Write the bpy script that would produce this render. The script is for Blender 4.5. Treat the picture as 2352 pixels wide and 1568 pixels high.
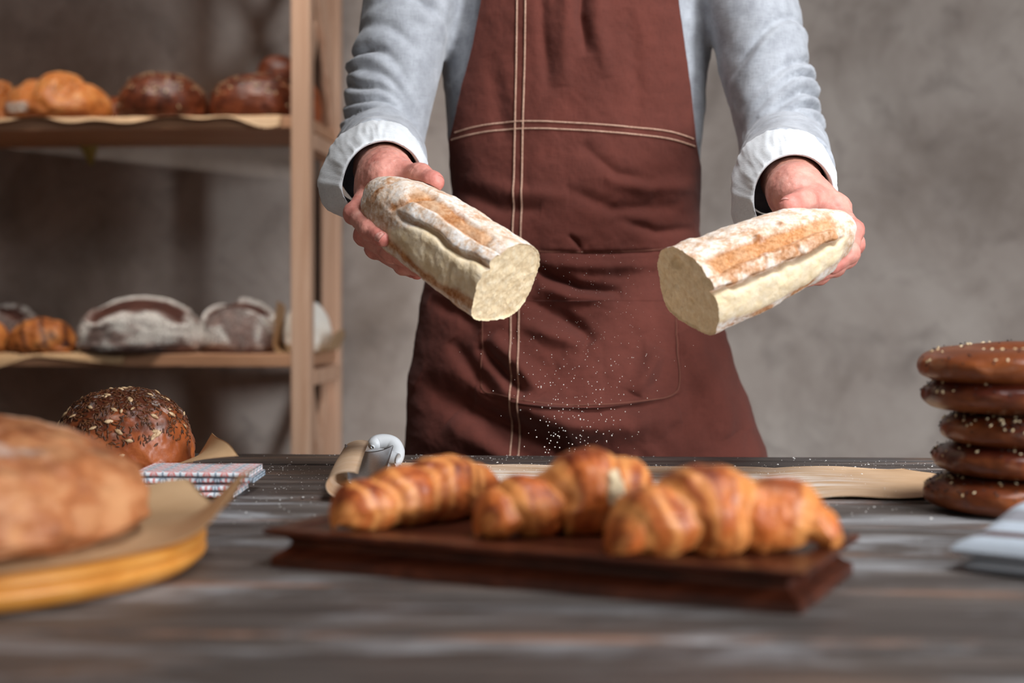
import bpy, bmesh, math, random
import numpy as np
from mathutils import Vector, Matrix

for o in list(bpy.data.objects):
    bpy.data.objects.remove(o)
scene = bpy.context.scene
COL = scene.collection

# ------------------------------------------------------------------ camera
F = 3267.0                 # focal length in pixels of the 2352 px wide frame (50 mm)
TZ = 0.75                  # table top
ZC = TZ + 0.187            # camera height
HORIZON = 696.0
cam_d = bpy.data.cameras.new('camera')
cam = bpy.data.objects.new('camera', cam_d)
COL.objects.link(cam)
cam.location = (0, 0, ZC)
cam.rotation_euler = (math.pi / 2, 0, 0)
cam_d.lens = 50.0
cam_d.sensor_width = 36.0
cam_d.shift_y = -(784 - HORIZON) / 2352.0
cam_d.clip_start = 0.02
cam_d.dof.use_dof = True
cam_d.dof.focus_distance = 1.58
cam_d.dof.aperture_fstop = 3.2
scene.camera = cam

# ------------------------------------------------------------------ light
world = bpy.data.worlds.new('world')
scene.world = world
world.use_nodes = True
bg = world.node_tree.nodes['Background']
bg.inputs[0].default_value = (0.80, 0.88, 1.0, 1)
bg.inputs[1].default_value = 0.045


def area(name, loc, target, size, size_y, power, color, spread=180):
    d = bpy.data.lights.new(name, 'AREA')
    d.shape = 'RECTANGLE'
    d.size, d.size_y = size, size_y
    d.energy = power
    d.color = color
    d.spread = math.radians(spread)
    o = bpy.data.objects.new(name, d)
    COL.objects.link(o)
    o.location = loc
    o.rotation_euler = (Vector(target) - Vector(loc)).to_track_quat('-Z', 'Y').to_euler()
    return o


area('window_light', (2.32, -0.70, 1.48), (-0.1, 1.9, 1.0), 0.7, 1.0, 106, (0.95, 0.975, 1.0))
area('overhead_fill', (0.75, 0.75, 2.6), (0.35, 1.75, 0.8), 0.8, 0.8, 10.5, (0.97, 0.98, 1.0), 82)  # unseen fill added overhead to lift the tops of loaves and cuffs
area('left_fill', (-1.5, -1.1, 1.35), (0.2, 1.5, 0.95), 0.8, 0.8, 0.55, (1.0, 0.90, 0.78), 42)  # weak warm fill added behind the camera for the shaded crumb face
area('shelf_fill', (-0.62, 2.38, 2.80), (-0.78, 3.06, 1.05), 0.5, 0.3, 4.0, (1.0, 0.95, 0.88), 58)  # unseen fill added above the rack to brighten its loaves

scene.view_settings.view_transform = 'Standard'
scene.view_settings.look = 'None'
scene.view_settings.exposure = 0.0
scene.view_settings.gamma = 1.0
scene.view_settings.use_curve_mapping = False
scene.render.engine = 'CYCLES'
scene.cycles.use_denoising = True
scene.cycles.max_bounces = 8

# ------------------------------------------------------------------ numpy helpers


def W(px, py, d):
    """The point at distance d in front of the camera that shows at pixel (px, py)."""
    return np.array([(px - 1176.0) / F * d, d, ZC - (py - HORIZON) / F * d])


def srgb(r, g, b):
    def f(c):
        c /= 255.0
        return c / 12.92 if c <= 0.04045 else ((c + 0.055) / 1.055) ** 2.4
    return (f(r), f(g), f(b), 1.0)


def sstep(a, b, x):
    t = np.clip((x - a) / (b - a), 0, 1)
    return t * t * (3 - 2 * t)


def band(x, a, b, s):
    """1 between a and b, with soft edges of width s."""
    return sstep(a - s, a + s, x) * (1 - sstep(b - s, b + s, x))


def _hash(ix, iy, iz, seed):
    h = (ix.astype(np.int64) * 374761393 + iy.astype(np.int64) * 668265263 + iz.astype(np.int64) * 2147483647 + seed * 974634777) & 0xFFFFFFFF
    h = ((h ^ (h >> 13)) * 1274126177) & 0xFFFFFFFF
    h = ((h ^ (h >> 16)) * 2246822519) & 0xFFFFFFFF
    h = h ^ (h >> 15)
    return (h & 0xFFFF).astype(np.float32) / 32767.5 - 1.0


def vnoise(P, scale=1.0, seed=0):
    P = np.asarray(P, dtype=np.float64) * scale + 131.7
    I = np.floor(P).astype(np.int64)
    f = P - I
    f = f * f * f * (f * (f * 6 - 15) + 10)
    x, y, z = I[..., 0], I[..., 1], I[..., 2]
    fx, fy, fz = f[..., 0], f[..., 1], f[..., 2]
    r = 0
    for dx in (0, 1):
        for dy in (0, 1):
            for dz in (0, 1):
                w = (fx if dx else 1 - fx) * (fy if dy else 1 - fy) * (fz if dz else 1 - fz)
                r = r + w * _hash(x + dx, y + dy, z + dz, seed)
    return r


def fbm(P, scale=1.0, octaves=4, seed=0, gain=0.5):
    P = np.asarray(P, dtype=np.float64)
    a, s, r = 1.0, scale, 0
    for i in range(octaves):
        r = r + a * vnoise(P, s, seed + i * 17)
        a *= gain
        s *= 2.03
    return r


def nz(v):
    v = np.asarray(v, dtype=float)
    return v / (np.linalg.norm(v) + 1e-12)


# ------------------------------------------------------------------ mesh helpers


def make_mesh(name, V, faces, mat=None, attrs=None, smooth=True):
    me = bpy.data.meshes.new(name)
    V = np.asarray(V, dtype=np.float32)
    if isinstance(faces, np.ndarray):
        n, k = faces.shape
        me.vertices.add(len(V))
        me.vertices.foreach_set('co', V.ravel())
        me.loops.add(n * k)
        me.loops.foreach_set('vertex_index', faces.astype(np.int32).ravel())
        me.polygons.add(n)
        me.polygons.foreach_set('loop_start', (np.arange(n) * k).astype(np.int32))
        me.update(calc_edges=True)
    else:
        me.from_pydata(V.tolist(), [], [list(map(int, f)) for f in faces])
    me.validate()
    if attrs:
        for k_, a in attrs.items():
            at = me.attributes.new(k_, 'FLOAT', 'POINT')
            at.data.foreach_set('value', np.asarray(a, dtype=np.float32).ravel())
    if smooth:
        me.polygons.foreach_set('use_smooth', np.ones(len(me.polygons), dtype=bool))
    if mat:
        me.materials.append(mat)
    return me


def obj(name, me, parent=None):
    o = bpy.data.objects.new(name, me)
    COL.objects.link(o)
    if parent is not None:
        o.parent = parent
        wm = Matrix()
        p = parent
        while p is not None:
            wm = p.matrix_parent_inverse @ p.matrix_basis @ wm
            p = p.parent
        o.matrix_parent_inverse = wm.inverted()
    return o


def mobj(name, V, faces, mat, parent=None, attrs=None, smooth=True):
    return obj(name, make_mesh(name, V, faces, mat, attrs, smooth), parent)


def tag(o, label=None, cat=None, group=None, kind=None):
    if label:
        o['label'] = label
    if cat:
        o['category'] = cat
    if group:
        o['group'] = group
    if kind:
        o['kind'] = kind
    return o


def thing(name, loc, label, cat, group=None):
    o = bpy.data.objects.new(name, None)
    COL.objects.link(o)
    o.location = tuple(float(c) for c in loc)
    o.empty_display_size = 0.05
    return tag(o, label, cat, group)


def grid_faces(nu, nv, closed_v=False, closed_u=False):
    iu = np.arange(nu if closed_u else nu - 1)
    iv = np.arange(nv if closed_v else nv - 1)
    U, Vv = np.meshgrid(iu, iv, indexing='ij')
    U2, V2 = (U + 1) % nu, (Vv + 1) % nv
    return np.stack([U * nv + Vv, U2 * nv + Vv, U2 * nv + V2, U * nv + V2], -1).reshape(-1, 4)


def vnormals(V, Fq):
    V = np.asarray(V, dtype=float)
    n = np.cross(V[Fq[:, 2]] - V[Fq[:, 0]], V[Fq[:, 3]] - V[Fq[:, 1]])
    N = np.zeros_like(V)
    for i in range(4):
        for c in range(3):
            N[:, c] += np.bincount(Fq[:, i], weights=n[:, c], minlength=len(V))
    return N / (np.linalg.norm(N, axis=1, keepdims=True) + 1e-12)


def merge(parts):
    """[(V, F)] -> one V, list of faces"""
    Vs, Fs, k = [], [], 0
    for V, f in parts:
        Vs.append(np.asarray(V, dtype=float))
        Fs += [[int(i) + k for i in q] for q in f]
        k += len(V)
    return np.concatenate(Vs), Fs


def box(lo, hi, bev=0.0):
    lo, hi = np.array(lo, float), np.array(hi, float)
    bm = bmesh.new()
    bmesh.ops.create_cube(bm, size=1.0)
    for v in bm.verts:
        v.co = Vector([(lo[i] + hi[i]) / 2 + v.co[i] * (hi[i] - lo[i]) for i in range(3)])
    if bev:
        bmesh.ops.bevel(bm, geom=bm.edges[:], offset=bev, segments=2, affect='EDGES', profile=0.5)
    V = np.array([v.co[:] for v in bm.verts])
    bm.verts.index_update()
    Fs = [[v.index for v in f.verts] for f in bm.faces]
    bm.free()
    return V, Fs


def bar(a, b, wx, wy, bev=0.002, up=(0, 0, 1)):
    """A square bar between two points."""
    a, b = np.array(a, float), np.array(b, float)
    L = np.linalg.norm(b - a)
    V, Fs = box((-wx / 2, -wy / 2, 0), (wx / 2, wy / 2, L), bev)
    e = nz(b - a)
    s = np.array(up, float)
    if abs(e @ nz(s)) > 0.95:
        s = np.array((1.0, 0, 0))
        x = nz(s - e * (s @ e))
        y = np.cross(e, x)
    else:
        x = nz(np.cross(s, e))
        y = np.cross(e, x)
    return a + V[:, :1] * x + V[:, 1:2] * y + V[:, 2:] * e, Fs


def tube(path, rad, n=12, cap=True):
    P = np.asarray(path, float)
    m = len(P)
    R = np.broadcast_to(np.asarray(rad, float), (m,))
    T = np.gradient(P, axis=0)
    T /= np.linalg.norm(T, axis=1, keepdims=True) + 1e-12
    ref = np.array((0, 0, 1.0)) if abs(T[0][2]) < 0.9 else np.array((1.0, 0, 0))
    x = nz(ref - T[0] * (ref @ T[0]))
    V = []
    a = np.linspace(0, 2 * math.pi, n, endpoint=False)
    for i in range(m):
        x = nz(x - T[i] * (x @ T[i]))
        y = np.cross(T[i], x)
        V.append(P[i] + R[i] * (np.cos(a)[:, None] * x + np.sin(a)[:, None] * y))
    V = np.concatenate(V)
    Fs = [list(f) for f in grid_faces(m, n, closed_v=True)[:, ::-1]]
    if cap:
        Fs.append(list(range(n)))
        Fs.append(list(range((m - 1) * n, m * n))[::-1])
    return V, Fs


def spline(pts, n):
    """Catmull-Rom through points."""
    P = np.asarray(pts, float)
    P = np.concatenate([[2 * P[0] - P[1]], P, [2 * P[-1] - P[-2]]])
    m = len(P) - 3
    t = np.linspace(0, m - 1e-9, n)
    i = t.astype(int)
    f = (t - i)[:, None]
    p0, p1, p2, p3 = P[i], P[i + 1], P[i + 2], P[i + 3]
    return 0.5 * (2 * p1 + (p2 - p0) * f + (2 * p0 - 5 * p1 + 4 * p2 - p3) * f ** 2 + (3 * p1 - p0 - 3 * p2 + p3) * f ** 3)


# ------------------------------------------------------------------ implicit surfaces


class Field:
    """Union of soft primitives on a grid, turned into one continuous quad mesh."""

    def __init__(self, lo, hi, h):
        self.lo, self.h = np.array(lo, float), h
        self.n = np.ceil((np.array(hi) - self.lo) / h).astype(int) + 1
        self.D = np.full(self.n, 1.0, dtype=np.float32)

    def _slice(self, lo, hi):
        i0 = np.clip(np.floor((lo - self.lo) / self.h).astype(int), 0, self.n)
        i1 = np.clip(np.ceil((hi - self.lo) / self.h).astype(int) + 1, 0, self.n)
        sl = tuple(slice(a, b) for a, b in zip(i0, i1))
        ax = [self.lo[c] + self.h * np.arange(i0[c], i1[c]) for c in range(3)]
        return sl, np.meshgrid(*ax, indexing='ij', sparse=True)

    def _add(self, fn, lo, hi, k, sub=False):
        m = k + 4 * self.h
        sl, (x, y, z) = self._slice(np.array(lo) - m, np.array(hi) + m)
        A = self.D[sl]
        if A.size == 0:
            return
        B = fn(x, y, z).astype(np.float32)
        if sub:
            self.D[sl] = np.maximum(A, -B)
        elif k > 0:
            hh = np.maximum(k - np.abs(A - B), 0) / k
            self.D[sl] = np.minimum(A, B) - hh * hh * k / 4
        else:
            self.D[sl] = np.minimum(A, B)

    def cone(self, a, b, ra, rb, k=0.0):
        a, b = np.array(a, float), np.array(b, float)
        v = b - a
        vv = v @ v + 1e-12

        def fn(x, y, z):
            t = np.clip(((x - a[0]) * v[0] + (y - a[1]) * v[1] + (z - a[2]) * v[2]) / vv, 0, 1)
            return np.sqrt((x - a[0] - t * v[0]) ** 2 + (y - a[1] - t * v[1]) ** 2 + (z - a[2] - t * v[2]) ** 2) - (ra + t * (rb - ra))
        r = max(ra, rb)
        self._add(fn, np.minimum(a, b) - r, np.maximum(a, b) + r, k)

    def chain(self, pts, rads, k=0.0):
        for i in range(len(pts) - 1):
            self.cone(pts[i], pts[i + 1], rads[i], rads[i + 1], k)

    def ellipsoid(self, c, r, k=0.0, R=None):
        c, r = np.array(c, float), np.array(r, float)
        M = np.eye(3) if R is None else np.array(R, float)      # rows: local axes

        def fn(x, y, z):
            d = [x - c[0], y - c[1], z - c[2]]
            q = [(M[i][0] * d[0] + M[i][1] * d[1] + M[i][2] * d[2]) for i in range(3)]
            k0 = np.sqrt(sum((q[i] / r[i]) ** 2 for i in range(3)))
            k1 = np.sqrt(sum((q[i] / r[i] ** 2) ** 2 for i in range(3))) + 1e-9
            return k0 * (k0 - 1) / k1
        m = max(r) if R is not None else r
        self._add(fn, c - m, c + m, k)

    def fn(self, f, lo, hi, k=0.0, sub=False):
        self._add(f, lo, hi, k, sub)

    def mesh(self):
        D = self.D
        S = D < 0
        nx, ny, nz_ = D.shape
        c = np.zeros((nx - 1, ny - 1, nz_ - 1), dtype=np.int8)
        for dx in (0, 1):
            for dy in (0, 1):
                for dz in (0, 1):
                    c += S[dx:nx - 1 + dx, dy:ny - 1 + dy, dz:nz_ - 1 + dz]
        act = (c > 0) & (c < 8)
        idx = np.argwhere(act)
        ids = np.full(act.shape, -1, dtype=np.int64)
        ids[act] = np.arange(len(idx))
        P = np.zeros((len(idx), 3))
        cnt = np.zeros(len(idx))
        cor = [(dx, dy, dz) for dx in (0, 1) for dy in (0, 1) for dz in (0, 1)]
        for a in cor:
            for ax in range(3):
                if a[ax]:
                    continue
                b = list(a)
                b[ax] = 1
                va = D[idx[:, 0] + a[0], idx[:, 1] + a[1], idx[:, 2] + a[2]].astype(float)
                vb = D[idx[:, 0] + b[0], idx[:, 1] + b[1], idx[:, 2] + b[2]].astype(float)
                cr = (va < 0) != (vb < 0)
                t = np.where(cr, va / np.where(cr, va - vb, 1), 0)
                for q in range(3):
                    P[:, q] += cr * (a[q] + (t if q == ax else 0))
                cnt += cr
        V = self.lo + self.h * (idx + P / cnt[:, None])
        quads = []
        for ax in range(3):
            a1, a2 = (ax + 1) % 3, (ax + 2) % 3
            lo_s = [slice(None)] * 3
            hi_s = [slice(None)] * 3
            lo_s[ax] = slice(0, -1)
            hi_s[ax] = slice(1, None)
            A, B = S[tuple(lo_s)], S[tuple(hi_s)]
            e = np.argwhere(A != B)
            e = e[(e[:, a1] > 0) & (e[:, a2] > 0) & (e[:, a1] < D.shape[a1] - 1) & (e[:, a2] < D.shape[a2] - 1)]
            ins = A[e[:, 0], e[:, 1], e[:, 2]]

            def cell(o1, o2):
                q = e.copy()
                q[:, a1] += o1
                q[:, a2] += o2
                return ids[q[:, 0], q[:, 1], q[:, 2]]
            q = np.stack([cell(-1, -1), cell(0, -1), cell(0, 0), cell(-1, 0)], -1)
            q[~ins] = q[~ins][:, ::-1]
            quads.append(q)
        Fq = np.concatenate(quads)
        Fq = Fq[(Fq >= 0).all(1)]
        return V, Fq


def relax(V, Fq, n=2, lam=0.5):
    """Laplacian smoothing."""
    V = np.asarray(V, float).copy()
    E = np.concatenate([Fq[:, [0, 1]], Fq[:, [1, 2]], Fq[:, [2, 3]], Fq[:, [3, 0]]])
    for _ in range(n):
        A = np.zeros_like(V)
        c = np.bincount(E[:, 0], minlength=len(V)) + np.bincount(E[:, 1], minlength=len(V))
        for q in range(3):
            A[:, q] = np.bincount(E[:, 0], weights=V[E[:, 1], q], minlength=len(V)) + np.bincount(E[:, 1], weights=V[E[:, 0], q], minlength=len(V))
        V += lam * (A / np.maximum(c, 1)[:, None] - V)
    return V


# ------------------------------------------------------------------ material helpers


class Mat:
    def __init__(self, name):
        self.m = bpy.data.materials.new(name)
        self.m.use_nodes = True
        self.t = self.m.node_tree
        self.b = self.t.nodes['Principled BSDF']
        self.set('Specular IOR Level', 0.35)

    def node(self, typ, **kw):
        n = self.t.nodes.new(typ)
        for k, v in kw.items():
            setattr(n, k, v)
        return n

    def link(self, a, sock):
        if isinstance(a, (tuple, list)):
            sock.default_value = a
        elif isinstance(a, (int, float)):
            sock.default_value = a
        else:
            self.t.links.new(a, sock)

    def set(self, name, v):
        self.link(v, self.b.inputs[name])

    def obj(self):
        return self.node('ShaderNodeTexCoord').outputs['Object']

    def attr(self, name):
        return self.node('ShaderNodeAttribute', attribute_name=name).outputs['Fac']

    def map(self, vec, scale=(1, 1, 1), rot=(0, 0, 0), loc=(0, 0, 0)):
        n = self.node('ShaderNodeMapping')
        self.link(vec, n.inputs[0])
        n.inputs['Scale'].default_value = scale
        n.inputs['Rotation'].default_value = rot
        n.inputs['Location'].default_value = loc
        return n.outputs[0]

    def noise(self, scale, detail=4, rough=0.55, vec=None, dist=0.0):
        n = self.node('ShaderNodeTexNoise')
        n.inputs['Scale'].default_value = scale
        n.inputs['Detail'].default_value = detail
        n.inputs['Roughness'].default_value = rough
        n.inputs['Distortion'].default_value = dist
        self.link(vec if vec is not None else self.obj(), n.inputs['Vector'])
        return n.outputs['Fac']

    def voronoi(self, scale, vec=None, feature='F1'):
        n = self.node('ShaderNodeTexVoronoi', feature=feature)
        n.inputs['Scale'].default_value = scale
        self.link(vec if vec is not None else self.obj(), n.inputs['Vector'])
        return n.outputs['Distance']

    def ramp(self, fac, stops):
        n = self.node('ShaderNodeValToRGB')
        cr = n.color_ramp
        while len(cr.elements) < len(stops):
            cr.elements.new(0.5)
        for e, (p, c) in zip(cr.elements, stops):
            e.position = p
            e.color = c if isinstance(c, (tuple, list)) else (c, c, c, 1)
        self.link(fac, n.inputs[0])
        return n.outputs[0]

    def mix(self, fac, a, b, mode='MIX'):
        n = self.node('ShaderNodeMix', data_type='RGBA', blend_type=mode)
        self.link(fac, n.inputs[0])
        self.link(a, n.inputs[6])
        self.link(b, n.inputs[7])
        return n.outputs[2]

    def math(self, op, a, b=0.0, c=0.0, clamp=False):
        n = self.node('ShaderNodeMath', operation=op, use_clamp=clamp)
        self.link(a, n.inputs[0])
        self.link(b, n.inputs[1])
        self.link(c, n.inputs[2])
        return n.outputs[0]

    def bump(self, h, strength=0.3, dist=0.002):
        n = self.node('ShaderNodeBump')
        n.inputs['Strength'].default_value = strength
        n.inputs['Distance'].default_value = dist
        self.link(h, n.inputs['Height'])
        prev = getattr(self, '_bump', None)
        if prev is not None:
            self.link(prev, n.inputs['Normal'])
        self._bump = n.outputs[0]
        self.t.links.new(n.outputs[0], self.b.inputs['Normal'])

    def color(self, c):
        self.set('Base Color', c)
        return self

    def rough(self, r):
        self.set('Roughness', r)
        return self


def wood_mat(name, c0, c1, c2, axis='Z', grain=40.0, rough=0.5, bump=0.15):
    m = Mat(name)
    s = {'X': (0.06, 1, 1), 'Y': (1, 0.06, 1), 'Z': (1, 1, 0.06)}[axis]
    v = m.map(m.obj(), scale=s)
    n1 = m.noise(grain, 6, 0.6, v, 1.2)
    n2 = m.noise(grain * 0.2, 3, 0.5, v)
    m.color(m.mix(m.ramp(n2, [(0.35, 0.0), (0.7, 1.0)]), m.ramp(n1, [(0.3, c0), (0.5, c1), (0.72, c2)]), c1))
    m.rough(rough)
    m.bump(n1, bump, 0.001)
    return m.m


# ------------------------------------------------------------------ materials
m = Mat('plaster_wall')
v = m.obj()
n1 = m.noise(2.3, 7, 0.62, v)
n2 = m.noise(9, 5, 0.6, v, 0.6)
base = m.ramp(n1, [(0.30, srgb(132, 119, 110)), (0.48, srgb(168, 156, 148)), (0.70, srgb(188, 178, 170))])
m.color(m.mix(m.ramp(n2, [(0.52, 0.0), (0.75, 0.55)]), m.mix(m.ramp(m.noise(3.6, 6, 0.65, m.map(v, scale=(1, 1, .7), loc=(3.1, 0, 1.7)), 0.8), [(0.50, 0.0), (0.68, 0.5)]), base, srgb(124, 112, 104)), srgb(112, 102, 97)))
m.rough(0.9)
m.set('Specular IOR Level', 0.1)
m.bump(n2, 0.25, 0.01)
M_WALL = m.m

m = Mat('plain_plaster')
m.color(m.ramp(m.noise(3, 4), [(0.3, srgb(110, 102, 96)), (0.7, srgb(140, 132, 126))])).rough(0.9)
M_PLAIN = m.m
m = Mat('floor_concrete')
m.color(m.ramp(m.noise(4, 6), [(0.3, srgb(60, 56, 53)), (0.7, srgb(96, 90, 86))])).rough(0.6)
M_FLOOR = m.m

M_PINE = wood_mat('pine_wood', srgb(178, 132, 104), srgb(206, 164, 136), srgb(224, 188, 162), 'Z', 36, 0.55)
M_PINEX = wood_mat('pine_board', srgb(160, 110, 80), srgb(192, 142, 108), srgb(212, 166, 134), 'X', 36, 0.55)

# table planks
m = Mat('table_planks')
v = m.obj()
pid = m.attr('plank')
comb = m.node('ShaderNodeCombineXYZ')
m.link(m.math('MULTIPLY', pid, 37.0), comb.inputs[0])
m.link(m.math('MULTIPLY', pid, 11.0), comb.inputs[2])
add = m.node('ShaderNodeVectorMath', operation='ADD')
m.link(v, add.inputs[0])
m.link(comb.outputs[0], add.inputs[1])
vv = add.outputs[0]
gv = m.map(vv, scale=(0.05, 1, 1))
g1 = m.noise(75, 8, 0.68, gv, 0.8)
g2 = m.noise(22, 5, 0.6, m.map(vv, scale=(0.12, 1, 1)), 0.5)
g3 = m.noise(11, 7, 0.68, m.map(vv, scale=(0.28, 1, 1)), 0.5)
wood = m.ramp(g1, [(0.30, srgb(32, 28, 27)), (0.50, srgb(66, 58, 54)), (0.68, srgb(104, 95, 89))])
wood = m.mix(m.ramp(g2, [(0.56, 0.0), (0.70, 0.55)]), wood, srgb(146, 112, 88))
near = m.attr('worn_sheen')  # wear and flour, plus a painted sheen on the near planks
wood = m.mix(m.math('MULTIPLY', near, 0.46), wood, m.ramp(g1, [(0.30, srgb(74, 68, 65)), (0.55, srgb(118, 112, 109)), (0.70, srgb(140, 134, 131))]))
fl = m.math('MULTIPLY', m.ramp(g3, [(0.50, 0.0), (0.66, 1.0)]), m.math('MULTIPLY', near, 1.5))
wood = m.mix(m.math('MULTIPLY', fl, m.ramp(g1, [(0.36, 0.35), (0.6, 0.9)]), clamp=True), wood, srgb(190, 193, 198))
edge = m.attr('edge')
wood = m.mix(m.math('MULTIPLY', edge, m.ramp(m.noise(26, 4, 0.6, m.map(vv, scale=(0.35, 1, 1))), [(0.44, 0.02), (0.60, 0.8)])), wood, srgb(164, 118, 92))
m.color(wood)
m.rough(m.ramp(g1, [(0.3, 0.42), (0.7, 0.6)]))
m.bump(g1, 0.35, 0.0015)
M_TABLE = m.m
M_TABLELEG = wood_mat('table_leg_wood', srgb(30, 25, 22), srgb(52, 44, 40), srgb(74, 64, 58), 'Z', 40, 0.6)

m = Mat('flour')
m.color(srgb(238, 236, 232)).rough(0.95)
M_FLOUR = m.m

# cloth
def cloth_mat(name, c0, c1, weave=900.0, bump=0.35, rough=0.85, sheen=0.25, blotch=14):
    m = Mat(name)
    v = m.obj()
    n = m.noise(blotch, 5, 0.6, v)
    w1 = m.noise(weave, 2, 0.5, m.map(v, scale=(1, 1, 0.16)))
    w2 = m.noise(weave, 2, 0.5, m.map(v, scale=(0.16, 0.16, 1)))
    w = m.math('ADD', w1, w2)
    c = m.mix(m.ramp(n, [(0.3, 0.0), (0.7, 1.0)]), c0, c1)
    m.color(m.mix(m.ramp(w, [(0.75, 0.22), (1.25, 0.0)]), c, (c0[0] * .55, c0[1] * .55, c0[2] * .55, 1)))
    m.rough(rough)
    m.set('Sheen Weight', sheen)
    m.bump(w, bump, 0.0006)
    return m.m


M_APRON = cloth_mat('apron_linen', srgb(84, 39, 30), srgb(98, 47, 37), 700, 0.4, 0.9, 0.05)
M_SWEATER = cloth_mat('sweater_knit', srgb(140, 143, 150), srgb(174, 178, 185), 520, 0.5, 0.95, 0.3, 40)
M_CUFF = cloth_mat('shirt_cotton', srgb(208, 212, 216), srgb(222, 225, 228), 800, 0.3, 0.85, 0.2, 60)
M_TROUSER = cloth_mat('trouser_denim', srgb(40, 42, 50), srgb(50, 52, 60))
m = Mat('stitch_thread')
m.color(m.ramp(m.noise(700, 2), [(0.35, srgb(150, 112, 92)), (0.6, srgb(206, 170, 148))])).rough(0.8)
M_STITCH = m.m
m = Mat('seam_thread')
m.color(srgb(120, 76, 62)).rough(0.85)
M_SEAM = m.m

# skin
m = Mat('skin')
v = m.obj()
n = m.noise(45, 5, 0.6, v)
c = m.ramp(n, [(0.3, srgb(184, 116, 104)), (0.52, srgb(206, 142, 128)), (0.72, srgb(220, 164, 150))])
c = m.mix(m.math('MULTIPLY', m.attr('red'), 0.6), c, srgb(196, 98, 92))
c = m.mix(m.math('MULTIPLY', m.attr('arm'), 0.75), c, m.ramp(m.noise(220, 4, 0.7, v), [(0.35, srgb(140, 92, 76)), (0.6, srgb(186, 134, 114))]))
c = m.mix(m.math('MULTIPLY', m.ramp(m.noise(150, 4, 0.7, v), [(0.58, 0.0), (0.76, 0.35)]), m.attr('floury')), c, srgb(226, 196, 188))
m.color(c)
m.rough(0.48)
m.set('Subsurface Weight', 0.12)
m.set('Subsurface Radius', (0.008, 0.003, 0.0015))
m.bump(m.noise(900, 3, 0.6, v), 0.25, 0.0008)
m.bump(m.noise(210, 4, 0.6, v), 0.35, 0.0012)
M_SKIN = m.m
m = Mat('nail')
m.color(m.ramp(m.noise(120, 3), [(0.35, srgb(196, 128, 116)), (0.7, srgb(224, 170, 158))])).rough(0.3)
M_NAIL = m.m
m = Mat('hair')
m.color(m.ramp(m.noise(300, 3, 0.6, m.map(m.obj(), scale=(1, 1, .1))), [(0.3, srgb(30, 22, 17)), (0.7, srgb(60, 44, 34))])).rough(0.5)
M_HAIR = m.m

# white loaf crust: attributes golden, cream, flour, dark
m = Mat('white_loaf_crust')
v = m.obj()
nb = m.noise(60, 6, 0.65, v)
nf = m.noise(240, 5, 0.7, v)
c = m.ramp(nb, [(0.3, srgb(184, 142, 108)), (0.5, srgb(210, 180, 150)), (0.7, srgb(222, 202, 178))])
gold = m.ramp(nf, [(0.3, srgb(136, 82, 44)), (0.5, srgb(182, 126, 80)), (0.72, srgb(204, 160, 118))])
c = m.mix(m.attr('golden'), c, gold)
c = m.mix(m.attr('cream'), c, m.ramp(nb, [(0.3, srgb(220, 197, 158)), (0.7, srgb(232, 215, 184))]))
c = m.mix(m.attr('dark'), c, srgb(140, 82, 42))
fl = m.math('MULTIPLY', m.attr('flour'), m.ramp(m.math('ADD', m.math('MULTIPLY', nb, 0.6), m.math('MULTIPLY', nf, 0.4)), [(0.42, 0.10), (0.58, 0.90)]), clamp=True)
c = m.mix(fl, c, m.ramp(nf, [(0.3, srgb(208, 205, 202)), (0.6, srgb(228, 227, 226))]))
m.color(c)
m.rough(0.9)
m.set('Specular IOR Level', 0.15)
m.bump(nf, 0.45, 0.0016)
m.bump(m.noise(700, 3, 0.6, v), 0.3, 0.0007)
M_LOAF = m.m
def crumb_mat(name, c0, c1, c2):
    m = Mat(name)
    v = m.obj()
    n = m.noise(130, 6, 0.7, v)
    vo = m.voronoi(210, v)
    c = m.ramp(n, [(0.32, c0), (0.5, c1), (0.7, c2)])
    c = m.mix(m.ramp(vo, [(0.06, 0.3), (0.22, 0.0)]), c, c0)
    m.color(c).rough(0.95)
    m.set('Specular IOR Level', 0.1)
    m.set('Subsurface Weight', 0.05)
    m.set('Subsurface Radius', (0.004, 0.003, 0.002))
    m.bump(n, 0.5, 0.002)
    m.bump(vo, 0.25, 0.0012)
    return m.m


M_CRUMB = crumb_mat('white_crumb', srgb(220, 196, 158), srgb(232, 211, 175), srgb(240, 226, 198))


def crust_mat(name, lo, mid, hi, scale=30, rough=0.5, flour=True, flour_c=(226, 222, 214), dark=(60, 26, 14), bump=0.4, coat=0.0):
    """Baked crust: colour by noise, attributes dark / pale / flour on top."""
    m = Mat(name)
    v = m.obj()
    n = m.noise(scale, 6, 0.62, v)
    nf = m.noise(scale * 7, 5, 0.7, v)
    c = m.ramp(n, [(0.30, lo), (0.5, mid), (0.70, hi)])
    c = m.mix(m.attr('pale'), c, hi)
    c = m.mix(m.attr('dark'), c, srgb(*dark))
    if flour:
        fl = m.math('MULTIPLY', m.attr('flour'), m.ramp(nf, [(0.36, 0.0), (0.6, 1.0)]), clamp=True)
        c = m.mix(fl, c, srgb(*flour_c))
    m.color(c)
    m.rough(rough)
    m.bump(n, bump, 0.003)
    m.bump(nf, bump * 0.7, 0.0012)
    if coat:
        m.set('Coat Weight', coat)
        m.set('Coat Roughness', 0.3)
    return m.m


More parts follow.
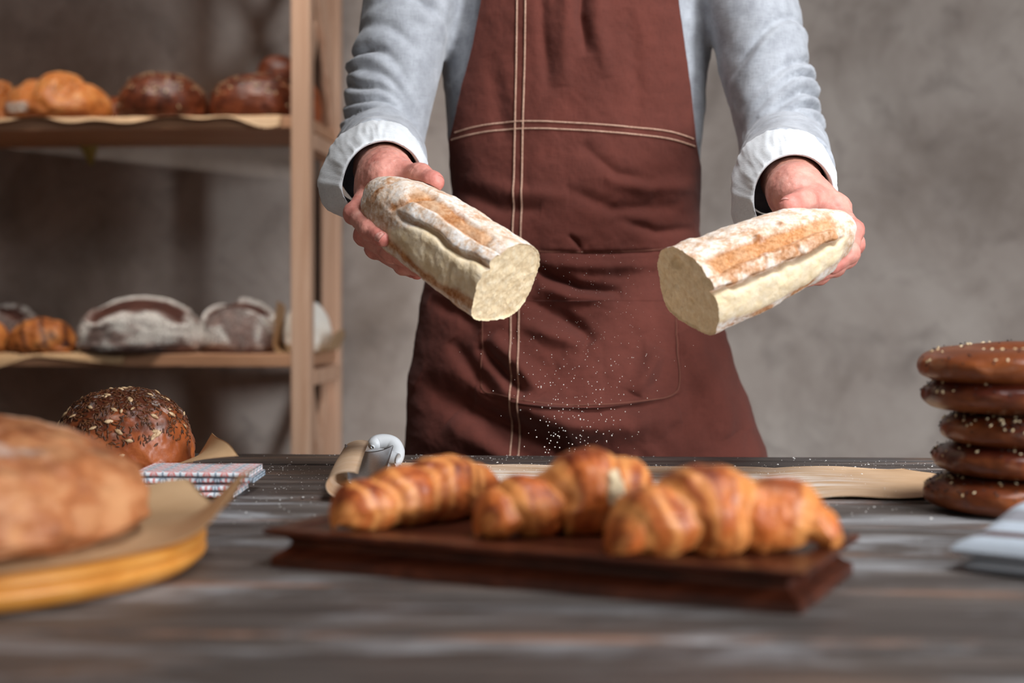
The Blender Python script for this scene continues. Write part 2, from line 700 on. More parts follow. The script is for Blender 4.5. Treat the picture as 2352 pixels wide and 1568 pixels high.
M_BIGLOAF = crust_mat('golden_crust', srgb(126, 66, 36), srgb(176, 108, 64), srgb(208, 150, 104), 26, 0.55)
M_SEEDLOAF = crust_mat('brown_crust', srgb(92, 42, 18), srgb(136, 66, 30), srgb(168, 92, 46), 40, 0.42, coat=0.15)
M_DARKLOAF = crust_mat('dark_crust', srgb(52, 22, 12), srgb(92, 42, 22), srgb(124, 62, 34), 40, 0.42)
M_RYE = crust_mat('rye_crust', srgb(56, 30, 24), srgb(84, 46, 36), srgb(106, 62, 48), 40, 0.7, flour_c=(240, 236, 228), dark=(58, 28, 18))
M_SESAME = crust_mat('sesame_crust', srgb(156, 82, 34), srgb(194, 114, 54), srgb(214, 146, 82), 30, 0.5)
M_PALELOAF = crust_mat('floured_white_crust', srgb(214, 208, 196), srgb(232, 228, 220), srgb(240, 238, 232), 30, 0.85)
M_BAGEL = crust_mat('bagel_crust', srgb(62, 26, 11), srgb(112, 55, 25), srgb(148, 82, 42), 26, 0.35, dark=(70, 24, 14), coat=0.25)
M_CROISSANT = crust_mat('croissant_crust', srgb(160, 72, 30), srgb(206, 110, 50), srgb(222, 150, 84), 34, 0.46, flour=False, dark=(112, 44, 22), bump=0.35, coat=0.12)


def plain(name, c, rough=0.5, metal=0.0):
    m = Mat(name)
    m.color(c).rough(rough)
    m.set('Metallic', metal)
    return m.m


def seed_mat(name, c0, c1, rough=0.45):
    m = Mat(name)
    m.color(m.ramp(m.noise(260, 2), [(0.35, c0), (0.65, c1)])).rough(rough)
    return m.m


M_SUNFL = seed_mat('sunflower_seed', srgb(150, 116, 82), srgb(206, 176, 138))
M_FLAX = seed_mat('caraway_seed', srgb(48, 24, 12), srgb(104, 62, 34))
M_SESEED = seed_mat('sesame_seed', srgb(206, 180, 136), srgb(232, 214, 178))
M_POPPY = seed_mat('poppy_seed', srgb(24, 20, 22), srgb(52, 44, 42))


def paper_mat(name, c0, c1, flour=False):
    m = Mat(name)
    v = m.obj()
    n = m.noise(16, 5, 0.6, v)
    c = m.ramp(n, [(0.3, c0), (0.7, c1)])
    if flour:
        f1 = m.noise(120, 6, 0.7, m.map(v, scale=(0.10, 1, 1), rot=(0, 0, 0.12)))
        c = m.mix(m.math('MULTIPLY', m.ramp(f1, [(0.40, 0.0), (0.62, 0.95)]), m.attr('flour')), c, srgb(240, 238, 234))
    m.color(c).rough(0.6)
    m.set('Transmission Weight', 0.0)
    m.bump(m.noise(9, 4, 0.6, v), 0.2, 0.003)
    return m.m


M_KRAFT = paper_mat('kraft_paper', srgb(188, 150, 110), srgb(206, 170, 130))
M_PARCH = paper_mat('baking_parchment', srgb(188, 152, 116), srgb(206, 172, 136), True)
M_BOARD = wood_mat('yellow_board', srgb(168, 98, 34), srgb(204, 136, 58), srgb(226, 168, 94), 'X', 30, 0.4)

m = Mat('mahogany_tray')
v = m.map(m.obj(), scale=(0.08, 1, 1))
n = m.noise(60, 6, 0.6, v)
m.color(m.ramp(n, [(0.3, srgb(38, 16, 10)), (0.55, srgb(74, 34, 20)), (0.75, srgb(112, 58, 36))]))
m.rough(0.34)
m.bump(n, 0.15, 0.001)
M_TRAY = m.m
M_HANDLE = plain('grey_plastic', srgb(206, 210, 214), 0.4)
m = Mat('brushed_steel')
m.color(srgb(178, 180, 184))
m.set('Metallic', 1.0)
m.rough(0.28)
c = m.mix(m.ramp(m.noise(420, 4, 0.7), [(0.60, 0.0), (0.66, 1.0)]), srgb(178, 180, 184), srgb(240, 240, 238))
m.color(c)
M_STEEL = m.m
M_SCRAP = plain('yellow_paper', srgb(196, 184, 110), 0.7)

# ------------------------------------------------------------------ setting
def struct(name, lo, hi, mat):
    V, Fs = box(lo, hi)
    return tag(mobj(name, V, Fs, mat, smooth=False), kind='structure')


struct('floor', (-2.1, -3.0, -0.1), (3.6, 3.52, 0.0), M_FLOOR)
struct('wall_back', (-2.1, 3.42, 0.0), (3.6, 3.52, 2.9), M_WALL)
struct('wall_left', (-2.1, -3.0, 0.0), (-2.0, 3.42, 2.9), M_PLAIN)
struct('ceiling', (-2.1, -3.0, 2.9), (3.6, 3.52, 3.0), M_PLAIN)

# ------------------------------------------------------------------ table
YAW = math.radians(3.4)
TU = np.array([math.cos(YAW), -math.sin(YAW), 0.0])
TV = np.array([-math.sin(YAW), -math.cos(YAW), 0.0])       # towards the camera
T0 = np.array([0.06, 1.745, TZ])


def on_table(px, py, dz=0.0):
    """Where the line of sight through a pixel meets the height dz above the table top."""
    d = (ZC - TZ - dz) * F / (py - HORIZON)
    return W(px, py, d)


seams = [0.0, 0.115, 0.255, 0.393, 0.53, 0.672, 0.812, 0.952, 1.092, 1.235]
table = thing('work_table', (T0 + TV * 0.6) * np.array([1, 1, 0]), 'long dark weathered plank work table dusted with flour', 'table')
Vs, Fs, ed, wo, pl = [], [], [], [], []
k = 0
NU = 160
xs = np.linspace(-1.2, 1.2, NU)
for i in range(len(seams) - 1):
    a, b = seams[i] + 0.0014, seams[i + 1] - 0.0014
    bv = 0.003
    prof = [(a, -0.036), (a, -bv), (a + bv * .3, -bv * .3), (a + bv, 0)]
    prof += [(a + bv + (b - a - 2 * bv) * t, 0) for t in np.linspace(0, 1, 15)[1:-1]]
    prof += [(b - bv, 0), (b - bv * .3, -bv * .3), (b, -bv), (b, -0.036)]
    prof = np.array(prof)
    n = len(prof)
    rnd = random.Random(i)
    lift = rnd.uniform(-0.0008, 0.0004)
    X, Pi = np.meshgrid(xs, np.arange(n), indexing='ij')
    t, z = prof[Pi, 0], prof[Pi, 1]
    P = T0 + X[..., None] * TU + t[..., None] * TV + np.stack([0 * z, 0 * z, z + lift], -1)
    P[..., 2] += np.where(z > -0.001, 0.0006 * vnoise(np.stack([X * 6, t * 30, 0 * t], -1), 1, i), 0)
    Vs.append(P.reshape(-1, 3))
    Fs.append(grid_faces(NU, n, closed_v=True) + k)
    k += NU * n
    e = np.exp(-np.minimum(t - a, b - t) / 0.004)
    ed.append((e * (0.9 if i in (2, 3, 4, 5, 6) else 0.25)).ravel())
    wo.append((np.interp(t, [0, .12, .38, .42, .55, .7, 1.2], [.12, .12, .18, .5, .55, .62, .66]) + .45 * band(t, .41, .53, .02) * (1 - sstep(-.25, .1, X))).ravel())  # rises towards the camera: grazing light painted in along with wear and flour
    pl.append(np.full(t.size, rnd.random()))
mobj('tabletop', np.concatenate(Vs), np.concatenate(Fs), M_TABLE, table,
     {'edge': np.concatenate(ed), 'worn_sheen': np.concatenate(wo), 'plank': np.concatenate(pl)}, smooth=False)
for sx in (-1.08, 1.08):
    for t in (0.10, 1.13):
        p = T0 + sx * TU + t * TV
        V, f = bar((p[0], p[1], 0), (p[0], p[1], TZ - 0.036), 0.08, 0.08, 0.004)
        mobj('leg', V, f, M_TABLELEG, table, smooth=False)
for t in (0.10, 1.13):
    V, f = bar(T0 - 1.04 * TU + t * TV - (0, 0, .085), T0 + 1.04 * TU + t * TV - (0, 0, .085), 0.03, 0.095)
    mobj('rail', V, f, M_TABLELEG, table, smooth=False)

# ------------------------------------------------------------------ shelving rack
SY = math.radians(4.5)
SU = np.array([math.cos(SY), -math.sin(SY), 0])
SV = np.array([math.sin(SY), math.cos(SY), 0])
S0 = np.array([-0.426, 3.0, 0.0])


def sh(x, y, z):
    return S0 + x * SU + y * SV + np.array([0, 0, z])


rack = thing('shelving_rack', sh(-.5, .17, 0), 'tall pale pine shelving rack with open shelves against the wall', 'shelf')
PW = 0.042


def sbar(name, a, b, wx, wy, mat=M_PINE, up=None):
    V, f = bar(sh(*a), sh(*b), wx, wy, 0.003, SU if up is None else up)
    return mobj(name, V, f, mat, rack, smooth=False)


RX = -1.03
for x in (-PW / 2, RX):
    for y in (PW / 2, 0.345 - PW / 2):
        V, f = bar(sh(x, y, 0), sh(x, y, 2.05), PW, PW, 0.004, SV)
        V = sh(x, y, 0) + (V - sh(x, y, 0)) @ np.eye(3)
        mobj('post', V, f, M_PINE, rack, smooth=False)
SHZ = [0.26, 0.828, 1.333, 1.86]
for z in SHZ:
    # boards lie between the posts, resting on the side rails
    V, f = box((RX - 0.015, 0.004, z - 0.026), (-0.006, 0.340, z), 0.002)
    V = S0 + V[:, :1] * SU + V[:, 1:2] * SV + V[:, 2:] * np.array([0, 0, 1.0])
    mobj('shelf_board', V, f, M_PINEX, rack, smooth=False)
    for x in (-0.021, RX):
        sbar('side_rail', (x, PW, z - 0.05), (x, 0.345 - PW, z - 0.05), 0.034, 0.046)
for z0, z1 in ((SHZ[2] + .0, SHZ[3] - 0.075), (SHZ[0], SHZ[1] - 0.075)):
    for x in (-0.021, RX):
        for ya, yb, dx in ((PW * .9, 0.345 - PW * .9, -.009), (0.345 - PW * .9, PW * .9, .009)):
            sbar('cross_brace', (x + dx, ya, z0), (x + dx, yb, z1), 0.018, 0.034, up=SV)


def dome(n1, n2, r, seed, flat=0.35, ex=1.0, namp=0.04, nsc=9.0, fine=0.012):
    """A baked round loaf about the origin, its base at z = 0. Returns V, F, unit direction."""
    a = np.linspace(0, math.pi, n1)
    b = np.linspace(0, 2 * math.pi, n2, endpoint=False)
    A, B = np.meshgrid(a, b, indexing='ij')
    D = np.stack([np.sin(A) * np.cos(B), np.sin(A) * np.sin(B), np.cos(A)], -1).reshape(-1, 3)
    S = np.sign(D) * np.abs(D) ** ex
    zz = np.where(S[:, 2] > 0, S[:, 2], S[:, 2] * flat)
    zz = np.maximum(zz, -flat * 0.55)
    m = max(r)
    wob = 1 + namp * fbm(D, 1.7, 3, seed) + fine * fbm(D, nsc, 3, seed + 5)
    V = np.stack([S[:, 0] * r[0], S[:, 1] * r[1], zz * r[2] / (1 + flat * .55)], -1) * wob[:, None]
    V[:, 2] += flat * .55 * r[2] / (1 + flat * .55)
    V[:, 2] = np.maximum(V[:, 2], 0)
    return V, grid_faces(n1, n2, closed_v=True), D


def rotz(V, a):
    c, s = math.cos(a), math.sin(a)
    V = np.asarray(V, float)
    return np.stack([V[..., 0] * c - V[..., 1] * s, V[..., 0] * s + V[..., 1] * c, V[..., 2]], -1)


def lowseed(L, wd, th, n=6):
    """A pointed seed along x, lying flat on z = 0."""
    prof = [(-.5, 0.02), (-.32, .55), (0, 1), (.28, .8), (.5, 0.04)]
    a = np.linspace(0, 2 * math.pi, n, endpoint=False)
    V = np.concatenate([np.stack([np.full(n, x * L), r * wd / 2 * np.cos(a), r * th / 2 * np.sin(a) + th * .3], -1) for x, r in prof])
    return V, grid_faces(len(prof), n, closed_v=True)


def place_seeds(P, N, seedgeo, rnd, smin=.8, smax=1.2, tilt=0.25, dirs=None):
    """Copies of one seed in one mesh, lying on points P with normals N."""
    V0, F0 = seedgeo
    out, fo = [], []
    for i in range(len(P)):
        n = nz(N[i] + tilt * rnd.normal(size=3) * .5)
        t = rnd.normal(size=3)
        t = nz(t - n * (t @ n))
        b = np.cross(n, t)
        s = rnd.uniform(smin, smax)
        out.append(P[i] + s * (V0[:, :1] * t + V0[:, 1:2] * b + V0[:, 2:] * n))
        fo.append(F0 + i * len(V0))
    return np.concatenate(out), np.concatenate(fo)


def round_loaf(name, base, r, mat, label, cat, seed, group=None, rot=0.0, n=(90, 120), attrs=None, flat=0.35, ex=1.0, namp=.04, disp=None, nsc=9.0, fine=.012):
    root = thing(name, base, label, cat, group)
    V, Fq, D = dome(n[0], n[1], r, seed, flat, ex, namp, nsc, fine)
    if disp is not None:
        V = V + vnormals(V, Fq) * disp(D, V)[:, None]
        V[:, 2] = np.maximum(V[:, 2], 0)
    at = {k: f(D, V) for k, f in (attrs or {}).items()}
    V = rotz(V, rot) + np.asarray(base)
    mobj('crust', V, Fq, mat, root, at)
    return root, V, Fq, D


def scatter_on(V, Fq, D, keep, count, rnd):
    """Random points on the surface where keep(D) is high."""
    N = vnormals(V, Fq)
    C = V[Fq].mean(1)
    ar = np.linalg.norm(np.cross(V[Fq[:, 1]] - V[Fq[:, 0]], V[Fq[:, 3]] - V[Fq[:, 0]]), axis=1)
    w = ar * keep(D[Fq].mean(1))
    w = w / w.sum()
    i = rnd.choice(len(Fq), size=count, p=w)
    q = Fq[i]
    s, t = rnd.random(count)[:, None], rnd.random(count)[:, None]
    P = (V[q[:, 0]] * (1 - s) + V[q[:, 1]] * s) * (1 - t) + (V[q[:, 3]] * (1 - s) + V[q[:, 2]] * s) * t
    Nn = N[q].mean(1)
    if (Nn * (C[i] - V.mean(0))).sum() < 0:
        Nn = -Nn
    return P, Nn


TOPW = lambda D: sstep(-.1, .55, D[:, 2])

# ---- upper shelf
UZ, LZ = SHZ[2], SHZ[1]


def shelf_pt(px, d, z):
    return np.array([(px - 1176) / F * d, d, z])


# wavy baking paper under the upper loaves, hanging a little over the front edge
def sheet(name, fn, nu, nv, mat, parent=None, attrs=None, th=0.0004):
    U, Vv = np.meshgrid(np.linspace(0, 1, nu), np.linspace(0, 1, nv), indexing='ij')
    P = fn(U, Vv)
    Fq = grid_faces(nu, nv)
    V = P.reshape(-1, 3)
    N = vnormals(V, Fq)
    n = len(V)
    V2 = np.concatenate([V + N * th / 2, V - N * th / 2])
    rim = np.concatenate([np.arange(nv) , np.arange(1, nu) * nv + nv - 1, (nu - 1) * nv + np.arange(nv - 2, -1, -1), np.arange(nu - 2, 0, -1) * nv])
    r2 = np.roll(rim, -1)
    Fr = np.stack([rim, rim + n, r2 + n, r2], -1)
    Fa = np.concatenate([Fq, Fq[:, ::-1] + n, Fr])
    at = {k: np.tile(np.broadcast_to(f(U, Vv), U.shape).ravel(), 2) for k, f in (attrs or {}).items()}
    o = mobj(name, V2, Fa, mat, parent, at)
    return o


def upper_paper(U, Vv):
    x = -0.062 - U * 0.93
    hang = 0.007 + 0.005 * np.sin(U * 17 + 1) + 0.004 * np.sin(U * 41) + .012 * np.exp(-((U - .02) / .06) ** 2)
    s = Vv * 0.33 + 0
    y = 0.33 - s * (0.33 + 0.012) / 0.33
    over = sstep(0.955, 1.0, Vv)
    z = UZ + 0.0012 - over * hang + 0.0005 * np.sin(U * 60)
    y = np.where(y < -0.004, -0.004 - 0.004 * over, y)
    return S0 + x[..., None] * SU + y[..., None] * SV + np.stack([0 * z, 0 * z, z], -1)


tag(sheet('baking_paper', upper_paper, 120, 60, M_PARCH, None, {'flour': lambda u, v: 0 * u}),
    'long strip of brown baking paper lining the upper pine shelf', 'paper')

# sesame rolls
G = 'loaves on the upper shelf'
sd = np.random.default_rng(3)


def sesame_roll(base, r, label, seed, rot, torn=0.0):
    def dsp(D, V):
        g = np.exp(-((D[:, 0] - .35 * D[:, 1] - .52) / .16) ** 2) + np.exp(-((D[:, 0] + .4) / .14) ** 2) * .8
        return -0.014 * g * sstep(0, .6, D[:, 2])
    root, V, Fq, D = round_loaf('sesame_roll', base, r, M_SESAME, label, 'bread', seed, G, rot, attrs={
        'flour': lambda D, V: 1.2 * torn * band(D[:, 0], -.82, -.42, .06) * band(D[:, 2], -.12, .18, .06) * sstep(.2, .5, -D[:, 1]), 'dark': lambda D, V: .45 * sstep(.25, -.2, D[:, 2]),
        'pale': lambda D, V: 0 * D[:, 0]}, disp=dsp, namp=.06)
    P, N = scatter_on(V, Fq, D, TOPW, 500, sd)
    a, b = place_seeds(P, N, lowseed(.0034, .002, .001, 5), sd)
    tag(mobj('sesame_topping', a, b, M_SESEED, root), kind='stuff')


sesame_roll(shelf_pt(135, 3.14, UZ + .001), (.116, .09, .112), 'golden sesame roll with a pale torn end at the front of the upper shelf', 11, 0.1, 1.0)
sesame_roll(shelf_pt(-8, 3.24, UZ + .001), (.095, .07, .108), 'golden sesame roll behind the pale-ended one, cut by the photo edge', 12, 0.4)


def seeded_loaf(base, r, label, seed, n_seed=420, rot=0.0, mat=M_DARKLOAF, group=G, dark=.5):
    root, V, Fq, D = round_loaf('seeded_rye_loaf', base, r, mat, label, 'bread', seed, group, rot, flat=.5, ex=.86, attrs={
        'flour': lambda D, V: 0 * D[:, 0], 'dark': lambda D, V: dark * sstep(.2, .7, D[:, 2]) * (0.5 + .5 * fbm(D, 6, 3, seed)), 'pale': lambda D, V: 0 * D[:, 0]})
    rnd = np.random.default_rng(seed)
    P, N = scatter_on(V, Fq, D, TOPW, n_seed, rnd)
    h = n_seed * 2 // 5
    a, b = place_seeds(P[:h], N[:h], lowseed(.009, .0045, .002, 6), rnd)
    tag(mobj('sunflower_topping', a, b, M_SUNFL, root), kind='stuff')
    a, b = place_seeds(P[h:], N[h:], lowseed(.006, .002, .0012, 5), rnd)
    tag(mobj('caraway_topping', a, b, M_FLAX, root), kind='stuff')
    return root


seeded_loaf(shelf_pt(374, 3.12, UZ + .001), (.098, .085, .106), 'dark seeded rye loaf in the middle of the upper shelf', 21, 300)
seeded_loaf(shelf_pt(585, 3.12, UZ + .001), (.098, .085, .104), 'dark seeded rye loaf on the upper shelf just beside the front post', 22, 160)
round_loaf('brown_loaf', shelf_pt(268, 3.26, UZ + .001), (.07, .05, .075), M_SEEDLOAF, 'small brown loaf half hidden behind the two front loaves of the upper shelf', 'bread', 23, G,
           attrs={'flour': lambda D, V: 0 * D[:, 0]})
round_loaf('brown_loaf', shelf_pt(692, 3.23, UZ + .001), (.050, .05, .112), M_SEEDLOAF, 'tall brown loaf seen between the front and back posts of the upper shelf', 'bread', 24, G,
           attrs={'flour': lambda D, V: 0 * D[:, 0]}, flat=.5)
round_loaf('bread_bun', shelf_pt(640, 3.215, UZ + .092), (.052, .047, .072), M_DARKLOAF, 'round dark bun resting on top of the loaves near the front post', 'bun', 25, G,
           attrs={'flour': lambda D, V: 0 * D[:, 0], 'dark': lambda D, V: .3 * sstep(.3, -.3, D[:, 2])}, flat=.7)

# scrap under the upper shelf
def scrap(U, Vv):
    p = shelf_pt(204, 3.31, UZ - 0.030)
    w = .024 * (1 - .75 * Vv)
    return np.stack([p[0] + (U - .5) * 2 * w + .004 * Vv, p[1] + .008 * np.sin(U * 5) + .01 * Vv, p[2] - .046 * Vv * (1 - .3 * np.abs(U - .4))], -1)


tag(sheet('paper_scrap', scrap, 12, 12, M_SCRAP, None, th=.001), 'small yellowish paper scrap hanging under the upper pine shelf', 'scrap')

# ---- lower shelf
G2 = 'loaves on the lower shelf'


def slit(D, a, b, w, off):
    """distance mask about a curved slash over the top of a loaf"""
    x = D @ np.array([math.cos(a), math.sin(a), 0])
    y = D @ np.array([-math.sin(a), math.cos(a), 0])
    return np.exp(-((y - off - b * x * x) / w) ** 2) * sstep(.1, .45, D[:, 2]) * band(x, -.72, .72, .12)


def rye(base, r, label, seed, slashes, rot=0.0, namp=.03):
    def cut(D):
        D2 = D + 0.05 * np.stack([vnoise(D, 5, seed), vnoise(D, 5, seed + 1), 0 * D[:, 0]], -1)
        return np.clip(sum(slit(D2, *s) for s in slashes), 0, 1)
    round_loaf('floured_rye_loaf', base, r, M_RYE, label, 'bread', seed, G2, rot, n=(130, 170), flat=.4, ex=.92, namp=namp, attrs={
        'flour': lambda D, V: np.clip((0.95 - 1.2 * sstep(.3, .7, cut(D))) * (sstep(.05, .42, .45 * D[:, 2] + .75 * fbm(D, 2.2, 3, seed + 9)) * .9 + .22), 0, 1),
        'dark': lambda D, V: .6 * sstep(.35, .8, cut(D)), 'pale': lambda D, V: 0 * D[:, 0]},
        disp=lambda D, V: -0.014 * cut(D) + 0.006 * np.exp(-((cut(D) - .25) / .12) ** 2))


rye(shelf_pt(325, 3.12, LZ + .001), (.138, .11, .124), 'large floured dark rye loaf with one wide open slash', 31, [(0.12, .10, .46, -.32)])
rye(shelf_pt(553, 3.16, LZ + .001), (.096, .10, .118), 'floured dark rye loaf with two slashes beside the front post', 38, [(1.15, 0.1, .20, .22), (.1, .2, .22, -.42)])
rye(shelf_pt(20, 3.25, LZ + .001), (.085, .07, .105), 'floured rye loaf behind the golden roll at the edge of the lower shelf', 33, [(-.5, 0.1, .25, -.3)])
round_loaf('glazed_roll', shelf_pt(97, 3.10, LZ + .001), (.074, .055, .078), M_SESAME, 'golden glazed roll with ridges on the lower shelf', 'bread', 34, G2, 0.1,
           attrs={'flour': lambda D, V: 0 * D[:, 0], 'dark': lambda D, V: np.clip(.7 * np.exp(-(np.mod(D[:, 0] * 1.7 + .5 * D[:, 2], 1) - .5) ** 2 / .012) + .6 * sstep(.2, .8, fbm(D, 3, 3, 71)) + .2, 0, 1), 'pale': lambda D, V: 0 * D[:, 0]},
           disp=lambda D, V: 0.0016 * np.sin(D[:, 0] * 11 + 2 * D[:, 2]), namp=.08)
round_loaf('glazed_roll', shelf_pt(-18, 3.10, LZ + .001), (.036, .05, .07), M_SESAME, 'golden roll end showing at the very edge of the lower shelf', 'bread', 35, G2,
           attrs={'flour': lambda D, V: 0 * D[:, 0], 'dark': lambda D, V: .5 * sstep(.4, -.3, D[:, 2])})
round_loaf('white_loaf', shelf_pt(706, 3.16, LZ + .004), (.054, .08, .112), M_PALELOAF, 'floured white loaf wrapped in brown paper behind the front post', 'bread', 36, G2,
           attrs={'flour': lambda D, V: .8 + 0 * D[:, 0]}, flat=.5)


def wrap(U, Vv):
    """paper wrapped round the white loaf: flat under it, standing up on both sides"""
    x0, x1 = (642 - 1176) / F * 3.14, (772 - 1176) / F * 3.2
    s = U * 2 - 1
    xc = (x0 + x1) / 2
    hw = (x1 - x0) / 2
    x = xc + hw * np.sign(s) * np.minimum(np.abs(s) * 1.6, 1) - .012 * (Vv - .5) * (s < 0) * sstep(.62, 1, np.abs(s)) + .018 * (s > 0) * sstep(.62, 1, np.abs(s))
    up = sstep(.5, 1.0, np.abs(s))
    hgt = np.where(s < 0, 0.112 * (1 - .35 * Vv), 0.045 * (1 - .5 * Vv) + .01 * np.sin(Vv * 6))
    z = LZ + 0.002 + hgt * up
    y = 3.06 + 0.22 * Vv + 0.014 * np.sin(s * 4)
    return np.stack([x + 0.01 * up * np.sin(Vv * 5), y, z], -1)


tag(sheet('wrapping_paper', wrap, 60, 40, M_KRAFT, None, {'flour': lambda u, v: 0 * u}), 'brown paper folded up around the white loaf by the posts', 'paper')


def low_paper(U, Vv):
    x = -0.40 - U * 0.42
    y = 0.31 - Vv * 0.325
    over = sstep(0.93, 1.0, Vv)
    hang = .004 + .035 * np.clip(1 - np.abs(U - .74) / .28, 0, 1) * (U < .80) + 0.02 * np.clip(1 - U / .5, 0, 1)
    y = np.maximum(y, -0.005)
    z = LZ + 0.0012 - over * hang
    P = S0 + x[..., None] * SU + y[..., None] * SV
    P[..., 2] = z
    return P


tag(sheet('baking_paper', low_paper, 60, 60, M_KRAFT, None, {'flour': lambda u, v: 0 * u}), 'brown paper under the slashed rye loaf, its corner hanging over the lower shelf', 'paper')

# ------------------------------------------------------------------ wooden tray and croissants
def onz(px, py, z):
    d = (ZC - z) * F / (py - HORIZON)
    return W(px, py, d)


TFL, TFR = onz(622, 1300, TZ), onz(1838, 1415, TZ)
tu = nz(TFR - TFL)
tv = np.array([-tu[1], tu[0], 0])
TL, TW = np.linalg.norm(TFR - TFL), 0.150
tc = TFL + tu * TL / 2 + tv * TW / 2
tray = thing('serving_tray', tc, 'long dark mahogany serving tray with moulded sides carrying three croissants', 'tray')


def tl(x, y, z):
    x, y, z = np.broadcast_arrays(np.asarray(x, float), np.asarray(y, float), np.asarray(z, float))
    return tc + x[..., None] * tu + y[..., None] * tv + np.stack([0 * z, 0 * z, z], -1)


TH = 0.027
prof = [(0.000, 0.0), (0.000, 0.0065), (-.0015, 0.008), (-.005, .010), (-.0095, .014), (-.0105, .0165), (-.008, .0195), (-.002, .0215), (.0035, .023), (.0040, .0262), (.0028, TH), (-.010, TH), (-.013, TH - .002), (-.016, TH - .0025)]
Vs, n = [], len(prof)
for o, z in prof:
    hx, hy = TL / 2 + o, TW / 2 + o
    ring = []
    for (ax, ay), (bx, by) in (((-1, -1), (1, -1)), ((1, -1), (1, 1)), ((1, 1), (-1, 1)), ((-1, 1), (-1, -1))):
        for t in np.linspace(0, 1, 9)[:-1]:
            t = 0.012 + t * .976 if 0 < t else 0.0
            ring.append((hx * (ax + (bx - ax) * t), hy * (ay + (by - ay) * t)))
    ring = np.array(ring)
    Vs.append(tl(ring[:, 0], ring[:, 1], np.full(len(ring), z)))
V = np.concatenate(Vs)
Fs = [list(f) for f in grid_faces(n, 32, closed_v=True)]
Fs.append(list(range(32))[::-1])
mobj('moulding', V, Fs, M_TRAY, tray, smooth=False)
V, f = box((-TL / 2 + .010, -TW / 2 + .010, TH - .006), (TL / 2 - .010, TW / 2 - .010, TH - .0024))
mobj('base_panel', tl(V[:, 0], V[:, 1], V[:, 2]), f, M_TRAY, tray, smooth=False)
TTOP = TZ + TH - .0024


def croissant(name_label, a, b, bow, R, lobes, seed, tornpatch=None, squash=.92, lift=0.0):
    """Crescent between the floor points a and b; bow = sideways bend, lobes = (centre, half width, radius share)."""
    a, b = np.array(a, float), np.array(b, float)
    mid = (a + b) / 2
    L = np.linalg.norm(b - a)
    ux = nz(b - a)
    uy = np.array([-ux[1], ux[0], 0])
    root = thing('croissant', (mid[0], mid[1], TTOP), name_label, 'croissant', 'croissants on the mahogany tray')
    nu, nv = 300, 132
    s = np.linspace(-1, 1, nu)
    v = np.linspace(0, 2 * math.pi, nv, endpoint=False)
    S, Vv = np.meshgrid(s, v, indexing='ij')
    Q = np.stack([S * 2, np.cos(Vv), np.sin(Vv)], -1)
    Sh = S + 0.10 * np.cos(Vv - 1.2) * np.sign(-S) * (np.abs(S) > .0) * sstep(0, .3, np.abs(S)) + 0.060 * fbm(Q, 1.3, 2, seed)
    r = np.zeros_like(S)
    groove = np.full_like(S, 9.0)
    k = 0.035
    for c, w, q in lobes:
        w = w * 1.55
        x = np.clip(np.abs(Sh - c) / w, 0, 1)
        p = q * (1 - x ** 2.6) ** 0.6
        hh = np.maximum(k - np.abs(r - p), 0) / k
        r = np.maximum(r, p) + hh * hh * k / 4
        groove = np.minimum(groove, np.abs(np.abs(Sh - c) - w * .66) + 9 * (np.abs(q - r) > .35))
    endt = np.sqrt(np.clip(1 - np.abs(S) ** 14, 0, 1))
    r = np.maximum(r, .16) * endt * R
    lay = np.sin((np.abs(Sh) * 62 + 2 * fbm(Q, 1.5, 2, seed + 3)))
    r = r * (1 + .004 * lay + .045 * fbm(Q, 1.9, 4, seed + 7))
    cx = S * (L / 2) * (1 - .06 * S * S)
    cy = bow * (1 - S ** 2)
    tx, ty = np.full_like(S, L / 2), -2 * bow * S
    tn = np.sqrt(tx ** 2 + ty ** 2)
    nx_, ny_ = -ty / tn, tx / tn
    rz = r * np.sin(Vv)
    zc = r.max(1, keepdims=True) * .80
    P = mid + (cx + nx_ * r * np.cos(Vv) * 1.04)[..., None] * ux + (cy + ny_ * r * np.cos(Vv) * 1.04)[..., None] * uy
    z = TTOP + lift + np.maximum(zc + rz * squash, 0.0004 + .0005 * fbm(Q, 3, 2, seed))
    P = np.stack([P[..., 0], P[..., 1], z], -1)
    top = sstep(-.4, .9, np.sin(Vv))
    nn = fbm(Q, 2.2, 4, seed + 11)
    pale = np.clip(np.exp(-(groove / .045) ** 2) * (.95 + .4 * nn) + .25 * sstep(.1, .8, -nn), 0, 1) * .8
    dark = np.clip(top * (.32 + .55 * nn) * (1 - np.exp(-(groove / .05) ** 2)) + .35 * np.exp(-((groove - .07) / .03) ** 2), 0, 1)
    Vf = P.reshape(-1, 3)
    Fq = grid_faces(nu, nv, closed_v=True)
    mobj('crust', Vf, Fq, M_CROISSANT, root, {'pale': pale.ravel(), 'dark': dark.ravel()})
    if tornpatch is not None:
        s0, v0, ws, wv = tornpatch
        us = np.linspace(-1, 1, 26)
        A, B = np.meshgrid(us, us, indexing='ij')
        rr = np.sqrt(A * A + B * B)
        iu = np.clip(((s0 + A * ws + 1) / 2 * (nu - 1)), 0, nu - 1).astype(int)
        iv = np.mod(((v0 + B * wv) / (2 * math.pi) * nv).astype(int), nv)
        N = vnormals(Vf, Fq).reshape(nu, nv, 3)
        cen = Vf.mean(0)
        if ((Vf - cen) * N.reshape(-1, 3)).sum() < 0:
            N = -N
        off = .0035 * (1 - rr ** 3) + .0016 * fbm(np.stack([A * 3, B * 3, 0 * A], -1), 1, 3, 4) - .003 * sstep(.85, 1.1, rr)
        PP = P[iu, iv] + N[iu, iv] * off[..., None]
        tag(mobj('torn_crumb', PP.reshape(-1, 3), grid_faces(26, 26), M_CRUMB, root), 'pale torn patch of soft crumb')
    return root


